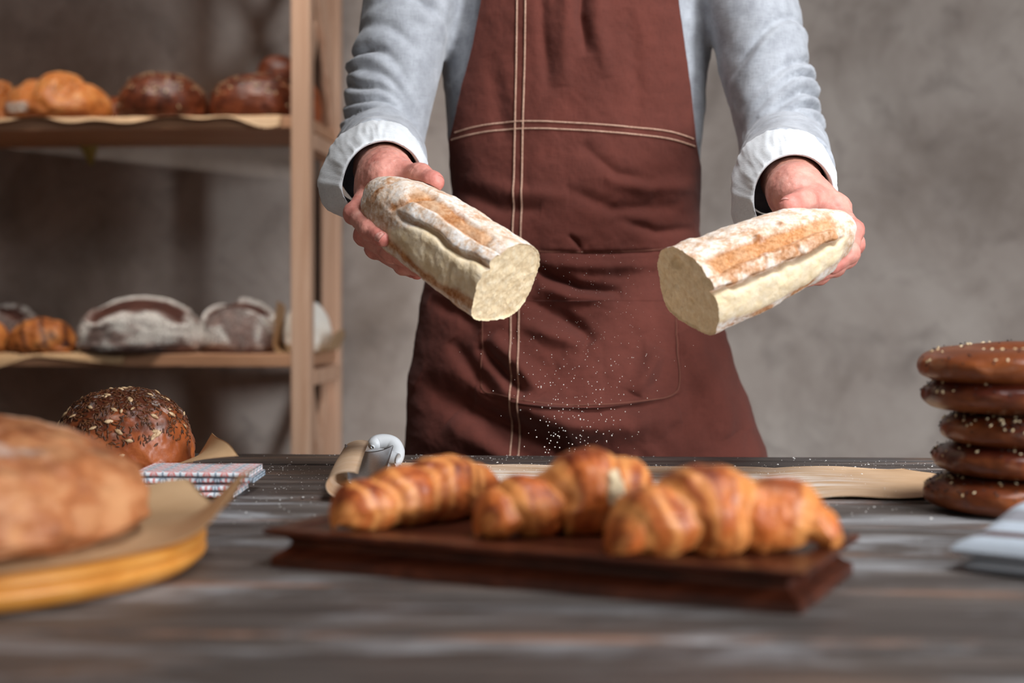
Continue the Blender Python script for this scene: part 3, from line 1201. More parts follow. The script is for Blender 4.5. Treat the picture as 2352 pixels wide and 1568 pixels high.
LOB5 = [(0.0, .30, 1.0), (.40, .26, .86), (-.42, .27, .84), (.74, .22, .60), (-.76, .24, .62)]
a, b = onz(1375, 1287, TTOP), onz(1945, 1268, TTOP)
croissant('croissant with five fat folds at the near end of the tray', a + tv * .006, b + tv * .012, 0.012, .0325,
          [(-.12, .27, 1.0), (.36, .30, .84), (-.52, .26, .80), (.80, .19, .50), (-.80, .22, .58)], 5)
a, b = onz(1062, 1245, TTOP), onz(1470, 1235, TTOP)
croissant('croissant with a pale torn patch in the middle of the tray', a + tv * .012, b + tv * .045, 0.004, .0345,
          [(.22, .32, 1.0), (.62, .24, .86), (-.40, .22, .70), (-.76, .20, .58), (.86, .13, .6)], 8, (.36, 3.0, .12, .55))
a, b = onz(745, 1226, TTOP), onz(1120, 1180, TTOP)
croissant('croissant with long slanted folds at the far narrow end of the tray', a + tv * .004, b + tv * .012, -0.004, .0275,
          [(.28, .30, 1.0), (-.16, .28, .88), (-.60, .30, .74), (.70, .24, .84), (-.86, .15, .4)], 13)

# ------------------------------------------------------------------ round board, paper, big loaf
BC = np.array([-0.398, 0.990, TZ])
prof = [(0, 0), (.150, 0), (.160, .0008), (.170, .004), (.1765, .0100), (.1775, .0130), (.1765, .0155), (.1745, .0165), (.1740, .0170), (.1755, .0178), (.1775, .0205), (.1770, .0228), (.1745, .0245), (.05, .0245), (0, .0245)]
prof = [(r + .004 if r > .1 else r, z) for r, z in prof]
a = np.linspace(0, 2 * math.pi, 96, endpoint=False)
V = np.concatenate([np.stack([BC[0] + r * np.cos(a), BC[1] + r * np.sin(a), np.full(96, TZ + z)], -1) for r, z in prof])
board = mobj('cutting_board', V, grid_faces(len(prof), 96, closed_v=True), M_BOARD)
tag(board, 'round yellow wooden board under the big golden loaf', 'board')
BT = TZ + .0245


def board_paper(U, Vv):
    f, r, k, l = np.array([-.385, .725]), np.array([-.176, 1.000]), np.array([-.262, 1.150]), np.array([-.66, 1.02])
    P = ((1 - U) * (1 - Vv))[..., None] * f + (U * (1 - Vv))[..., None] * r + (U * Vv)[..., None] * k + ((1 - U) * Vv)[..., None] * l
    d = np.sqrt(((P - BC[:2]) ** 2).sum(-1))
    z = BT + .0015 + .002 * np.sin(U * 14) * np.sin(Vv * 7) ** 2
    cr = np.exp(-(((1 - U) / .12) ** 2 + (Vv / .34) ** 2))
    ck = np.exp(-(((1 - U) / .20) ** 2 + ((1 - Vv) / .24) ** 2))
    z = z + .044 * cr ** 1.2 + .014 * ck
    P[..., 0] += -.004 * cr ** 1.5
    z = z + .004 * sstep(.16, .2, d) * (1 - cr)
    return np.concatenate([P, z[..., None]], -1)


tag(sheet('baking_paper', board_paper, 90, 60, M_KRAFT, None, {'flour': lambda u, v: 0 * u}), 'brown paper with an upturned corner under the big golden loaf', 'paper')


def big_disp(D, V):
    cr = np.exp(-((D[:, 2] - .28 - .14 * np.sin(np.arctan2(D[:, 1], D[:, 0]) * 2 + 1)) / .05) ** 2)
    return .0022 * fbm(D, 4, 3, 77) - .003 * cr * sstep(-.2, .3, vnoise(D, 3, 5)) - .004 * np.exp(-((D[:, 1] * .9 + D[:, 0] * .35 + .12) / .06) ** 2) * sstep(.3, .7, D[:, 2])


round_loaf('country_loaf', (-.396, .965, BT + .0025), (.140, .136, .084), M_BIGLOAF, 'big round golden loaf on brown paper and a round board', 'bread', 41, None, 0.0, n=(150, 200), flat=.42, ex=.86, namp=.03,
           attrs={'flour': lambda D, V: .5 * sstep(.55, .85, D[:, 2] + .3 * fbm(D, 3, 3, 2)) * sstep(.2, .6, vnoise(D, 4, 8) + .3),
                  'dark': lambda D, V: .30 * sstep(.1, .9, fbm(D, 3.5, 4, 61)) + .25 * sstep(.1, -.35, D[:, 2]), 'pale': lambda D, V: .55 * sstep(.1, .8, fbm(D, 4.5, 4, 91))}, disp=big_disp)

# ------------------------------------------------------------------ seeded loaf with kraft paper and printed napkin
SL = np.array([-.414, 1.525, TZ + .002])
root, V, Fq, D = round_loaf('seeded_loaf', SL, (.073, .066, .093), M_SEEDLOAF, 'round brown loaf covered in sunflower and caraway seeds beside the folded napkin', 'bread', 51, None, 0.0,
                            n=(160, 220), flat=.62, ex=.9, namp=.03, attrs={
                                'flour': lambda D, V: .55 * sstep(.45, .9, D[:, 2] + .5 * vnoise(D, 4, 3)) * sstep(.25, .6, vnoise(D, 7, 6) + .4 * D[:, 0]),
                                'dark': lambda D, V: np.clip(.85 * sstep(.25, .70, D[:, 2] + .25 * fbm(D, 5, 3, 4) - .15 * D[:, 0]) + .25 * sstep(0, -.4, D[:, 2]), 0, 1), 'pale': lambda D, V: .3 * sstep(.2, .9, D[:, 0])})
rnd = np.random.default_rng(7)
keep = lambda D: sstep(-.05, .75, D[:, 2] - .12 * D[:, 0] + .3 * vnoise(D, 4, 21))
P, N = scatter_on(V, Fq, D, lambda D: keep(D) * sstep(.3, -.1, D[:, 1]), 46, rnd)
S0_ = lowseed(.0092, .0044, .0024, 8)
for i in range(46):
    a, b = place_seeds(P[i:i + 1], N[i:i + 1], S0_, rnd, .8, 1.15)
    mobj('sunflower_seed', a, b, M_SUNFL, root)
P, N = scatter_on(V, Fq, D, keep, 1500, rnd)
a, b = place_seeds(P, N, lowseed(.0062, .0021, .0015, 6), rnd, .7, 1.2)
tag(mobj('caraway_topping', a, b, M_FLAX, root), kind='stuff')


def kraft_corner(U, Vv):
    # from under the loaf, over the back of the napkin, to a corner standing up
    p00, p10 = np.array([-.43, 1.445, TZ + .0015]), W(352, 1086, 1.440)
    p01, p11 = np.array([-.40, 1.56, TZ + .0015]), W(470, 1010, 1.50)
    tip, fr = W(487, 988, 1.485), W(548, 1047, 1.425)
    A = p00 + (p10 - p00) * 0
    # ruled sheet: u runs from under the loaf out to the free edge tip-fr
    e0 = (1 - Vv)[..., None] * np.array([-.40, 1.450, TZ + .0010]) + Vv[..., None] * np.array([-.372, 1.56, TZ + .0010])
    e1 = (1 - Vv)[..., None] * fr + Vv[..., None] * tip
    P = (1 - U)[..., None] * e0 + U[..., None] * e1
    P[..., 2] += .007 * np.sin(math.pi * U) * (1 - Vv) - .010 * np.sin(math.pi * U) * Vv + .003 * np.sin(Vv * 5) * U
    P[..., 2] = np.maximum(P[..., 2], TZ + .001)
    return P


tag(sheet('kraft_paper', kraft_corner, 50, 40, M_KRAFT, None, {'flour': lambda u, v: 0 * u}), 'brown paper with a corner standing up between seeded loaf and printed napkin', 'paper')

# printed napkin: two rolled folds
m = Mat('printed_napkin_cloth')
v = m.attr('pu')
w = m.attr('pv')
cm = m.node('ShaderNodeCombineXYZ')
m.link(v, cm.inputs[0])
m.link(w, cm.inputs[1])
# eight-petal flowers on a checker of 13 mm cells, alternately grey blue and coral


def flower(off):
    fx = m.math('SUBTRACT', m.math('FRACT', m.math('ADD', m.math('MULTIPLY', v, 58.0), off)), 0.5)
    fy = m.math('SUBTRACT', m.math('FRACT', m.math('ADD', m.math('MULTIPLY', w, 58.0), off)), 0.5)
    r = m.math('SQRT', m.math('ADD', m.math('MULTIPLY', fx, fx), m.math('MULTIPLY', fy, fy)))
    an = m.math('ARCTAN2', fy, fx)
    pet = m.math('ABSOLUTE', m.math('COSINE', m.math('MULTIPLY', an, 4.0)))
    lim = m.math('ADD', 0.08, m.math('MULTIPLY', pet, 0.37))
    ins = m.math('LESS_THAN', r, lim)
    return m.math('MULTIPLY', ins, m.math('GREATER_THAN', pet, 0.45))


c = m.mix(flower(0.0), srgb(226, 230, 234), srgb(136, 150, 164))
c = m.mix(flower(0.5), c, srgb(216, 142, 138))
m.color(c).rough(0.9)
m.bump(m.noise(1100, 2), 0.3, 0.0005)
M_NAPKIN = m.m


def fold_slab(x0, x1, y0, y1, z0, h, wavex, th=.004):
    """A strip folded back on itself with the round fold facing the camera: open profile swept along x."""
    prof = []
    for t in np.linspace(0, 1, 20):
        prof.append((y1 + (y0 + h / 2 - y1) * t, z0 + th / 2))
    for a in np.linspace(-math.pi / 2, math.pi / 2, 14)[1:-1]:
        prof.append((y0 + h / 2 - (h / 2) * math.cos(a), z0 + h / 2 + (h - th) / 2 * math.sin(a)))
    for t in np.linspace(0, 1, 20):
        prof.append((y0 + h / 2 + (y1 - y0 - h / 2) * t, z0 + h - th / 2))
    prof = np.array(prof)
    xs_ = np.linspace(x0, x1, 50)
    X, I = np.meshgrid(xs_, np.arange(len(prof)), indexing='ij')
    Y, Z = prof[I, 0], prof[I, 1]
    top = sstep(.5, 1, (Z - z0) / h)
    Z = Z + wavex * top * (np.sin(X * 70 + 1) + .6 * np.sin(X * 31)) + wavex * fbm(np.stack([X * 30, Y * 30, 0 * X], -1), 1, 2, 9) * top
    Y = Y + .003 * np.sin(X * 26 + z0 * 300)
    arc = np.concatenate([[0], np.cumsum(np.linalg.norm(np.diff(prof, axis=0), axis=1))])
    return np.stack([X, Y, Z], -1), X, arc[I]


def thick(P, th):
    nu, nv = P.shape[:2]
    V = P.reshape(-1, 3)
    Fq = grid_faces(nu, nv)
    N = vnormals(V, Fq)
    n = len(V)
    rim = np.concatenate([np.arange(nv), np.arange(1, nu) * nv + nv - 1, (nu - 1) * nv + np.arange(nv - 2, -1, -1), np.arange(nu - 2, 0, -1) * nv])
    r2 = np.roll(rim, -1)
    return np.concatenate([V + N * th / 2, V - N * th / 2]), np.concatenate([Fq, Fq[:, ::-1] + n, np.stack([rim, rim + n, r2 + n, r2], -1)])


Vs, Fs, pu, pv, k = [], [], [], [], 0
for x0, x1, y0, y1, z0, h in ((-.352, -.266, 1.362, 1.440, TZ + .0004, .0060), (-.354, -.263, 1.364, 1.440, TZ + .0066, .0058), (-.362, -.250, 1.370, 1.440, TZ + .0128, .0064), (-.362, -.252, 1.367, 1.440, TZ + .0194, .0060)):
    P, X, A = fold_slab(x0, x1, y0, y1, z0, h, .0005)
    V, f = thick(P, .0028)
    Vs.append(V)
    Fs.append(f + k)
    k += len(V)
    pu.append(np.tile(X.ravel(), 2))
    pv.append(np.tile(A.ravel() + z0, 2))
nap = mobj('napkin', np.concatenate(Vs), np.concatenate(Fs), M_NAPKIN, None, {'pu': np.concatenate(pu), 'pv': np.concatenate(pv)})
tag(nap, 'folded white napkin printed with grey and coral flowers', 'napkin')

# ------------------------------------------------------------------ floured parchment in the middle of the table
PA, PB = on_table(800, 1152), on_table(2125, 1150)          # near edge
PC, PD = on_table(2140, 1082), on_table(830, 1066)          # far edge


def parch(U, Vv):
    s = U * 1.10 - .10                                      # s < 0 curls up at the left end
    s0 = np.maximum(s, 0)
    P = ((1 - s0) * (1 - Vv))[..., None] * PA + (s0 * (1 - Vv))[..., None] * PB + (s0 * Vv)[..., None] * PC + ((1 - s0) * Vv)[..., None] * PD
    ux = nz(PB - PA)
    rr = .0135
    th = np.maximum(-s, 0) * .62 / rr * .78
    P = P - (np.sin(th) * rr * 1.6)[..., None] * ux
    lift = rr * (1 - np.cos(th))
    w = .0022 * (1 + np.sin(U * 23 + Vv * 3)) * Vv * (1 - Vv) * 2 + .0010 * sstep(.55, 1, U) * (1 + np.sin(U * 30 + 1.5 * Vv))
    near = (1 - sstep(0, .22, Vv))
    w = w + near * (.0004 + .0006 * sstep(.55, .95, U) * (1 + np.sin(U * 38))) * sstep(.06, .2, U)
    w = w + .002 * np.exp(-(((1 - U) / .06) ** 2)) * (1 - Vv)
    w = w + .0022 * np.abs(vnoise(np.stack([U * 9, Vv * 3, 0 * U], -1), 1, 61)) * np.minimum(1, Vv * 6) * sstep(.1, .2, U)
    P = P + (.016 * np.sin(math.pi * Vv ** 1.3) * sstep(.9, 1, U) - .03 * sstep(.7, 1, Vv) * sstep(.85, 1, U))[..., None] * ux
    P[..., 1] += .004 * np.sin(U * 31) * (1 - Vv)
    P[..., 2] = TZ + .0010 + lift + w
    P[..., 1] += .006 * np.sin(U * 9) * (Vv > .8)
    return P


tag(sheet('parchment_sheet', parch, 200, 50, M_PARCH, None, {'flour': lambda u, v: 1.0 * band(u, .14, .87, .10) * (.35 + .65 * band(v, .10, .75, .12)) + .2 * (u < .12)}),
    'long floured parchment sheet across the table with one rolled end', 'paper')

# ------------------------------------------------------------------ dough scraper
scr = thing('dough_scraper', on_table(850, 1090), 'dough scraper with curled grey handle and floured steel blade', 'scraper')
bl = [W(792, 1066, 1.612), W(903, 1064, 1.60), W(880, 1128, 1.42), W(798, 1124, 1.415)]


def blade(U, Vv):
    P = ((1 - U) * (1 - Vv))[..., None] * bl[0] + (U * (1 - Vv))[..., None] * bl[1] + (U * Vv)[..., None] * bl[2] + ((1 - U) * Vv)[..., None] * bl[3]
    z = TZ + .0125 * (1 - Vv) + .0065 + .008 * (2 * U - 1) ** 2 - .003 * Vv
    P[..., 2] = z
    return P


sheet('blade', blade, 20, 30, M_STEEL, scr, th=.0012)
cp = [W(828, 1056, 1.617), W(868, 1052, 1.617), W(915, 1054, 1.607)]
V, f = tube(spline([p + np.array([0, 0, z]) for p, z in zip(cp, (0, .003, 0))], 24), .0085 * np.sin(np.linspace(.5, math.pi - .5, 24)) ** .4, 14)
V[:, 2] = np.maximum(V[:, 2], TZ + .006)
mobj('collar', V, f, M_HANDLE, scr)
hp = [W(896, 1066, 1.610), W(908, 1052, 1.618), W(911, 1036, 1.630), W(902, 1020, 1.638), W(882, 1014, 1.640), W(864, 1016, 1.638), W(855, 1027, 1.630)]
V, f = tube(spline(hp, 60), np.interp(np.linspace(0, 1, 60), [0, .15, .6, .9, .96, 1], [.0075, .0092, .0092, .0082, .0066, .002]), 18)
mobj('handle', V, f, M_HANDLE, scr)

# ------------------------------------------------------------------ stack of bagels
Gb = 'bagels stacked at the end of the table'
labs = ['topmost bagel of the stack, pale brown with a little sesame', 'glossy dark bagel second from the top of the stack', 'seed covered bagel in the middle of the stack',
        'dark shiny bagel second from the bottom of the stack', 'bottom bagel of the stack, resting on the table']
tops = [(2115, 806, 886), (2121, 888, 963), (2163, 960, 1040), (2150, 1038, 1122), (2130, 1112, 1203)]
RM, RR = .052, .032
rnd = np.random.default_rng(5)
zc = TZ
hts = [.0325, .0300, .0295, .0295, .0325]
BD = 1.285
zb = TZ + .0005
for i in (4, 3, 2, 1, 0):
    lx = (tops[i][0] - 1176) / F * BD
    cx = lx + RM + RR
    h = hts[i]
    dz = h * .965
    root = thing('bagel', (cx, BD, zb), labs[i], 'bagel', Gb)
    nu, nv = 150, 64
    U, Vv = np.meshgrid(np.linspace(0, 2 * math.pi, nu, endpoint=False), np.linspace(0, 2 * math.pi, nv, endpoint=False), indexing='ij')
    D3 = np.stack([np.cos(U) * (2 + np.cos(Vv)), np.sin(U) * (2 + np.cos(Vv)), np.sin(Vv)], -1)
    rr = 1 + .07 * fbm(D3, .9, 3, 70 + i) + .012 * fbm(D3, 4, 2, i)
    x = RM + RR * np.cos(Vv) * rr
    sv = np.sin(Vv)
    zz = np.sign(sv) * np.abs(sv) ** .85 * h / 2 * np.where(sv < 0, .96, 1.0 + .05 * vnoise(D3, .8, i))
    tilt = [(-.045, .02), (.02, -.02), (-.01, .01), (.015, -.01), (0, 0)][i]
    V = np.stack([x * np.cos(U), x * np.sin(U), np.maximum(zz, -h / 2 * .93) + h / 2 * .93], -1)
    V[..., 2] += (V[..., 0] * -tilt[0] + V[..., 1] * tilt[1]) * (1.0 if i < 4 else 0)
    V = V.reshape(-1, 3)
    top = sstep(-.1, .7, sv).ravel()
    dkamt = [.25, .95, .5, .95, .45][i]
    gl = np.clip(dkamt * sstep(-.05 - .3 * (i in (1, 3)), .55, (sv + .45 * fbm(D3, 1.2, 3, 90 + i)).ravel()), 0, 1)
    drip = np.exp(-((vnoise(np.stack([np.cos(U) * 5, np.sin(U) * 5, 0 * U], -1), 1, i)) / .06) ** 2).ravel() * .4 * (sv.ravel() < .4)
    V = V + np.array([cx, BD, zb])
    Fq = grid_faces(nu, nv, closed_v=True, closed_u=True)
    mobj('crust', V, Fq, M_BAGEL, root, {'dark': np.clip(gl + drip, 0, 1), 'pale': np.clip(.35 * (i == 0) + .2 * (1 - top), 0, 1), 'flour': 0 * gl})
    N = vnormals(V, Fq)
    cen = np.array([cx, BD, zb + h / 2])
    outw = np.stack([np.cos(U) * np.cos(Vv), np.sin(U) * np.cos(Vv), sv], -1).reshape(-1, 3)
    if (N * outw).sum() < 0:
        N = -N
    nse = [70, 60, 150, 50, 150][i]
    wt = (sstep(-.15, .5, sv) * (np.cos(Vv) > -.3) * (.25 + sstep(-.1, .5, vnoise(D3, 1.3, 30 + i)))).ravel()
    wt /= wt.sum()
    q = rnd.choice(len(V), nse, p=wt)
    a, b = place_seeds(V[q], N[q], lowseed(.0038, .0024, .0014, 6), rnd)
    tag(mobj('sesame_topping', a, b, M_SESEED, root), kind='stuff')
    npp = [90, 220, 420, 160, 420][i]
    q = rnd.choice(len(V), npp, p=wt)
    a, b = place_seeds(V[q] + rnd.normal(size=(npp, 3)) * .0008, N[q], lowseed(.0022, .0018, .0014, 5), rnd)
    tag(mobj('poppy_topping', a, b, M_POPPY, root), kind='stuff')
    zb += dz

# ------------------------------------------------------------------ striped kitchen cloth
m = Mat('striped_cloth')
sx = m.attr('stripe')
st = m.ramp(sx, [(0.0, 0.0), (.15, 0.0), (.16, 1.0), (.29, 1.0), (.30, 0.0), (.48, 0.0), (.49, .55), (.66, .55), (.67, 0.0)])
c = m.mix(st, srgb(176, 186, 197), srgb(88, 64, 60))
m.color(c).rough(0.9)
m.bump(m.noise(700, 2), 0.4, 0.0008)
M_STRIPE = m.m
NA = on_table(2176, 1312)
e1 = nz(np.array([.62, -.50, 0]))
e2 = np.array([-e1[1], e1[0], 0])
Vs, Fs, ss, k = [], [], [], 0
for z0, h, l1, l2, off, bend in ((TZ + .0004, .0085, .20, .15, (.008, .004), 0.0), (TZ + .0092, .0125, .21, .155, (0.0, .002), .012)):
    n1, n2 = 60, 60
    A, B = np.meshgrid(np.linspace(0, 1, n1), np.linspace(0, 1, n2), indexing='ij')
    ex_ = lambda t: np.clip(np.minimum(t, 1 - t) * 14, 0, 1)
    puff = np.sqrt(np.clip(1 - (1 - ex_(A)) ** 2, 0, 1)) * np.sqrt(np.clip(1 - (1 - ex_(B)) ** 2, 0, 1))
    rise = bend * sstep(.25, .9, B) + .0025 * np.sin(A * 5 + 2 * B) * puff
    P = NA + (off[0] + A * l1)[..., None] * e1 + (off[1] + B * l2)[..., None] * e2
    tz = z0 + h * (.5 + .5 * puff) + rise
    bz = z0 + h * (.5 - .5 * puff) + (rise if bend else 0) * .6
    for zz in (tz, bz):
        Q = P.copy()
        Q[..., 2] = zz
        Vs.append(Q.reshape(-1, 3))
        f = grid_faces(n1, n2)
        Fs.append(f + k if zz is tz else f[:, ::-1] + k)
        k += n1 * n2
        ss.append(B.ravel() if zz is tz else .7 + 0 * B.ravel())
kc = mobj('kitchen_cloth', np.concatenate(Vs), np.concatenate(Fs), M_STRIPE, None, {'stripe': np.concatenate(ss)})
tag(kc, 'folded pale blue cloth with brown stripes beside the tray', 'cloth')

# ------------------------------------------------------------------ the two halves of the white loaf


class HalfLoaf:
    def __init__(self, C, B, w, ht, hb, roll, t0=.42, p1=2.5, p2=2.1, tp=.10):
        self.tp = tp
        self.t0, self.p1, self.p2 = t0, p1, p2
        self.C, self.B = C, B
        self.e = nz(B - C)
        self.L = np.linalg.norm(B - C)
        up = np.array([0, 0, 1.0])
        up = nz(up - self.e * (up @ self.e))
        sd_ = np.cross(self.e, up)
        if sd_[1] > 0:
            sd_ = -sd_
        r = math.radians(roll)
        self.up = up * math.cos(r) + sd_ * math.sin(r)
        self.sd = sd_ * math.cos(r) - up * math.sin(r)
        self.w, self.ht, self.hb = w, ht, hb

    def s(self, u):
        x = np.clip((u - self.t0) / (1 - self.t0), 0, 1)
        return (1 - x ** self.p1) ** (1 / self.p2) * (1 - self.tp * u)

    def sdf(self, x, y, z):
        d = [x - self.C[0], y - self.C[1], z - self.C[2]]
        a = sum(d[i] * self.e[i] for i in range(3))
        p = sum(d[i] * self.up[i] for i in range(3))
        q = sum(d[i] * self.sd[i] for i in range(3))
        u = a / self.L
        hh = np.where(p > 0, self.ht, self.hb)
        rr = np.sqrt((q / self.w) ** 2 + (p / hh) ** 2)
        s = self.s(np.clip(u, 0, 1))
        d1 = (rr - s) * self.hb
        return np.maximum(np.maximum(d1, (u - 1.0) * self.L), -u * self.L) - .0012

    def build(self, label, zones, seed, attrs):
        root = thing('bread_half', self.C, label, 'bread', None)
        nu, nv = 250, 420
        u = np.concatenate([np.linspace(0, .42, 110)[:-1], .42 + .58 * np.sin(np.linspace(0, math.pi / 2, nu - 109))])
        nu = len(u)
        th = np.linspace(-math.pi, math.pi, nv, endpoint=False)
        U, T = np.meshgrid(u, th, indexing='ij')
        c, s_ = np.cos(T), np.sin(T)
        hh = np.where(c > 0, self.ht, self.hb)
        S = self.s(U)
        p = np.sign(c) * np.abs(c) ** .80 * hh * S
        p = np.where(p < 0, -self.hb * np.tanh(-p / self.hb * 1.25) / np.tanh(1.25), p)
        q = np.sign(s_) * np.abs(s_) ** .84 * self.w * S
        P = self.C + (U * self.L)[..., None] * self.e + p[..., None] * self.up + q[..., None] * self.sd
        Fq = grid_faces(nu, nv, closed_v=True)
        V = P.reshape(-1, 3)
        N = vnormals(V, Fq)
        if ((V - V.mean(0)) * N).sum() < 0:
            N = -N
            Fq = Fq[:, ::-1]
        N = N.reshape(nu, nv, 3)
        deg = np.degrees(T)
        Lc = np.stack([U * self.L, q, p], -1)
        deg = deg + 6 * vnoise(Lc, 28, seed) + 2.5 * vnoise(Lc, 90, seed + 1)
        Un = U + .035 * vnoise(Lc, 30, seed + 2)
        z = zones(deg, Un, Lc)
        disp = z.pop('disp') + .0011 * fbm(Lc, 60, 4, seed + 4) + .0016 * fbm(Lc, 22, 3, seed + 6)
        fade = sstep(0, .02, U)
        P2 = P + N * (disp * (1 - .0 * fade))[..., None]
        # ragged cut edge
        P2 = P2 + (self.e * 1.0)[None, None] * ((.0008 * vnoise(Lc, 200, seed + 8) + .0005 * vnoise(Lc, 600, seed + 9)) * (1 - sstep(0, .03, U)))[..., None]
        mobj('crust', P2.reshape(-1, 3), Fq, M_LOAF, root, {k: np.clip(a, 0, 1).ravel() for k, a in z.items()})
        # crumb face
        nr = 70
        R = np.linspace(1, 0, nr)
        ring = P2[0]
        cen = ring.mean(0)
        flat_ = ring - ((ring - cen) @ self.e)[:, None] * self.e
        sm = np.stack([np.convolve(np.concatenate([flat_[-6:, c], flat_[:, c], flat_[:6, c]]), np.ones(13) / 13, 'valid') for c in range(3)], -1)
        wR = sstep(.80, 1.0, R)[:, None, None]
        wF = sstep(.955, 1.0, R)[:, None, None]
        A = cen + R[:, None, None] * (((1 - wR) * sm[None] + wR * flat_[None]) - cen) + wF * (ring - flat_)[None]
        A = A + (self.e * .0016)[None, None] * sstep(0.995, .96, R)[:, None, None]
        Lq = np.stack([(A - self.C) @ self.sd, (A - self.C) @ self.up, 0 * A[..., 0]], -1)
        tex = .0013 * fbm(Lq, 80, 4, seed + 12) + .0007 * fbm(Lq * np.array([1, .45, 1]), 230, 3, seed + 14)
        for (hx, hy, hr, hd) in attrs.get('holes', []):
            dd = ((Lq[..., 0] - hx) / hr) ** 2 + ((Lq[..., 1] - hy) / (hr * .75)) ** 2
            tex = tex - hd * np.exp(-dd ** 2)
        A = A - self.e * (tex * sstep(1, .97, R)[:, None])[..., None]
        Ff = grid_faces(nr, nv, closed_v=True)
        mobj('crumb', A.reshape(-1, 3), Ff, M_CRUMB, root)
        return root


def zones_a(deg, u, Lc):
    n = fbm(Lc, 45, 4, 301)
    slash = band(deg, 16, 44, 5) * band(u, .10, .66, .03)
    lipx = np.exp(-((u - .60 - .0012 * (deg - 40)) / .018) ** 2) * band(deg, 18, 74, 5)
    crease = np.exp(-((deg - 69 - 6 * u) / 4.0) ** 2) * band(u, -.1, .60, .03)
    crease2 = np.exp(-((deg - 43) / 4.0) ** 2) * band(u, -.1, .6, .04) * .5
    cream = band(deg, 70 + 22 * sstep(.40, .66, u), 103, 4) * band(u, -.2, .63, .05)
    brown = band(deg, 101 + 6 * (u > .5), 116, 5) * band(u, -.2, .86, .08) + band(deg, 92, 108, 6) * band(u, .48, .66, .05) * .7
    plate = band(deg, 44, 68, 3) * band(u, -.2, .58, .03)
    crack = np.exp(-((u - .17 - .0015 * (deg - 85)) / .012) ** 2) * band(deg, 84, 108, 4)
    disp = -.0045 * slash * (.7 + .4 * n) - .0060 * crease - .0030 * lipx - .002 * crease2 + .0035 * plate + .0030 * band(deg, 74, 96, 9) * band(u, -.2, .55, .08) - .0025 * crack
    disp = disp + .0014 * n * slash
    spots = sstep(.45, .75, fbm(Lc, 70, 3, 310)) * band(u, .62, .98, .05) * band(deg, 10, 90, 15)
    return dict(disp=disp,
                golden=slash * (.75 + .4 * n) + lipx * .9 + brown * (.85 + .3 * n) + spots * .8 + .45 * sstep(.3, .8, n) * (1 - cream) + crease * .35,
                cream=cream * 1.0,
                dark=sstep(.35, .9, n) * slash * .5 + brown * sstep(.1, .8, n) * .5 + crease * .25 * sstep(0, .5, n),
                flour=(.84 + .3 * fbm(Lc, 20, 2, 340)) * (1 - .95 * slash) * (1 - .75 * cream) * (1 - .92 * brown) * (1 - .7 * lipx) * (.88 - .42 * sstep(118, 140, deg)) * (1 - .8 * spots) * (1 - .35 * sstep(0, .6, fbm(Lc, 26, 3, 311)) * band(deg, 48, 120, 10)) + .5 * plate * sstep(-.2, .4, -n))


def zones_b(deg, u, Lc):
    n = fbm(Lc, 45, 4, 401)
    slash = band(deg, 22 + 8 * u, 58 - 2 * u, 5) * band(u, .05, .80, .04)
    crease = np.exp(-((deg - 80 - 4 * u) / 3.6) ** 2) * band(u, -.1, .78, .05)
    cream = band(deg, 80 + 4 * u, 107, 4) * band(u, -.2, .85, .06)
    brown = band(deg, 108, 124, 4) * band(u, -.2, .70, .06) * sstep(-.35, .2, fbm(Lc, 40, 3, 405))
    plate = band(deg, 56, 79, 4) * band(u, -.2, .75, .04)
    patches = plate * sstep(-.05, .35, fbm(Lc, 32, 3, 408))
    crk = np.exp(-((u - .52 - .002 * (deg - 67)) / .014) ** 2) * band(deg, 52, 80, 4) + np.exp(-((u - .30 + .002 * (deg - 67)) / .012) ** 2) * band(deg, 56, 80, 4)
    lump = np.exp(-(((u - .36) / .022) ** 2 + ((deg - 22) / 6.0) ** 2)) + .8 * np.exp(-(((u - .50) / .020) ** 2 + ((deg - 16) / 6.0) ** 2))
    disp = -.0042 * slash * (.7 + .4 * n) - .0085 * crease + .0042 * plate + .003 * band(deg, 86, 106, 8) * band(u, -.2, .8, .08) - .0022 * crk + .0014 * n * slash + .004 * lump
    return dict(disp=disp,
                golden=slash * (.9 + .3 * n) + crease * .7 + plate * (1 - patches) * .85 + brown * .9 + crk * .7 + .35 * sstep(.3, .8, n) * (1 - cream) + lump,
                cream=cream,
                dark=crease * .55 + sstep(.3, .9, n) * slash * .55 + .4 * np.exp(-((deg - 24) / 4) ** 2) * slash + brown * sstep(.2, .8, n) * .4 + .5 * lump,  # crease term paints the shadow line of the fold into the crust
                flour=(.86 + .3 * fbm(Lc, 20, 2, 440)) * (1 - .98 * slash) * (1 - .85 * cream) * (1 - .9 * brown) * np.where(plate > .5, .25 + .75 * patches, 1) * (1 - .5 * crk) * (1 - lump) * (.92 - .35 * sstep(128, 150, deg)) + .25 * sstep(.3, .7, n) * slash)


HL = HalfLoaf(W(1163, 656, 1.425), W(850, 436, 1.530), .046, .046, .040, 4)
HR = HalfLoaf(W(1577, 668, 1.410), W(1957, 511, 1.485), .050, .045, .041, 20, .38, 2.2, 2.0, .20)
HL.build('white loaf half with a bright pale cut face, held by the hand beside the rack', zones_a, 500, {})
HR.build('white loaf half with a shaded cut face, held in front of the bare wall', zones_b, 520, {'holes': [(-.018, .026, .0085, .007), (.004, -.01, .004, .003)]})

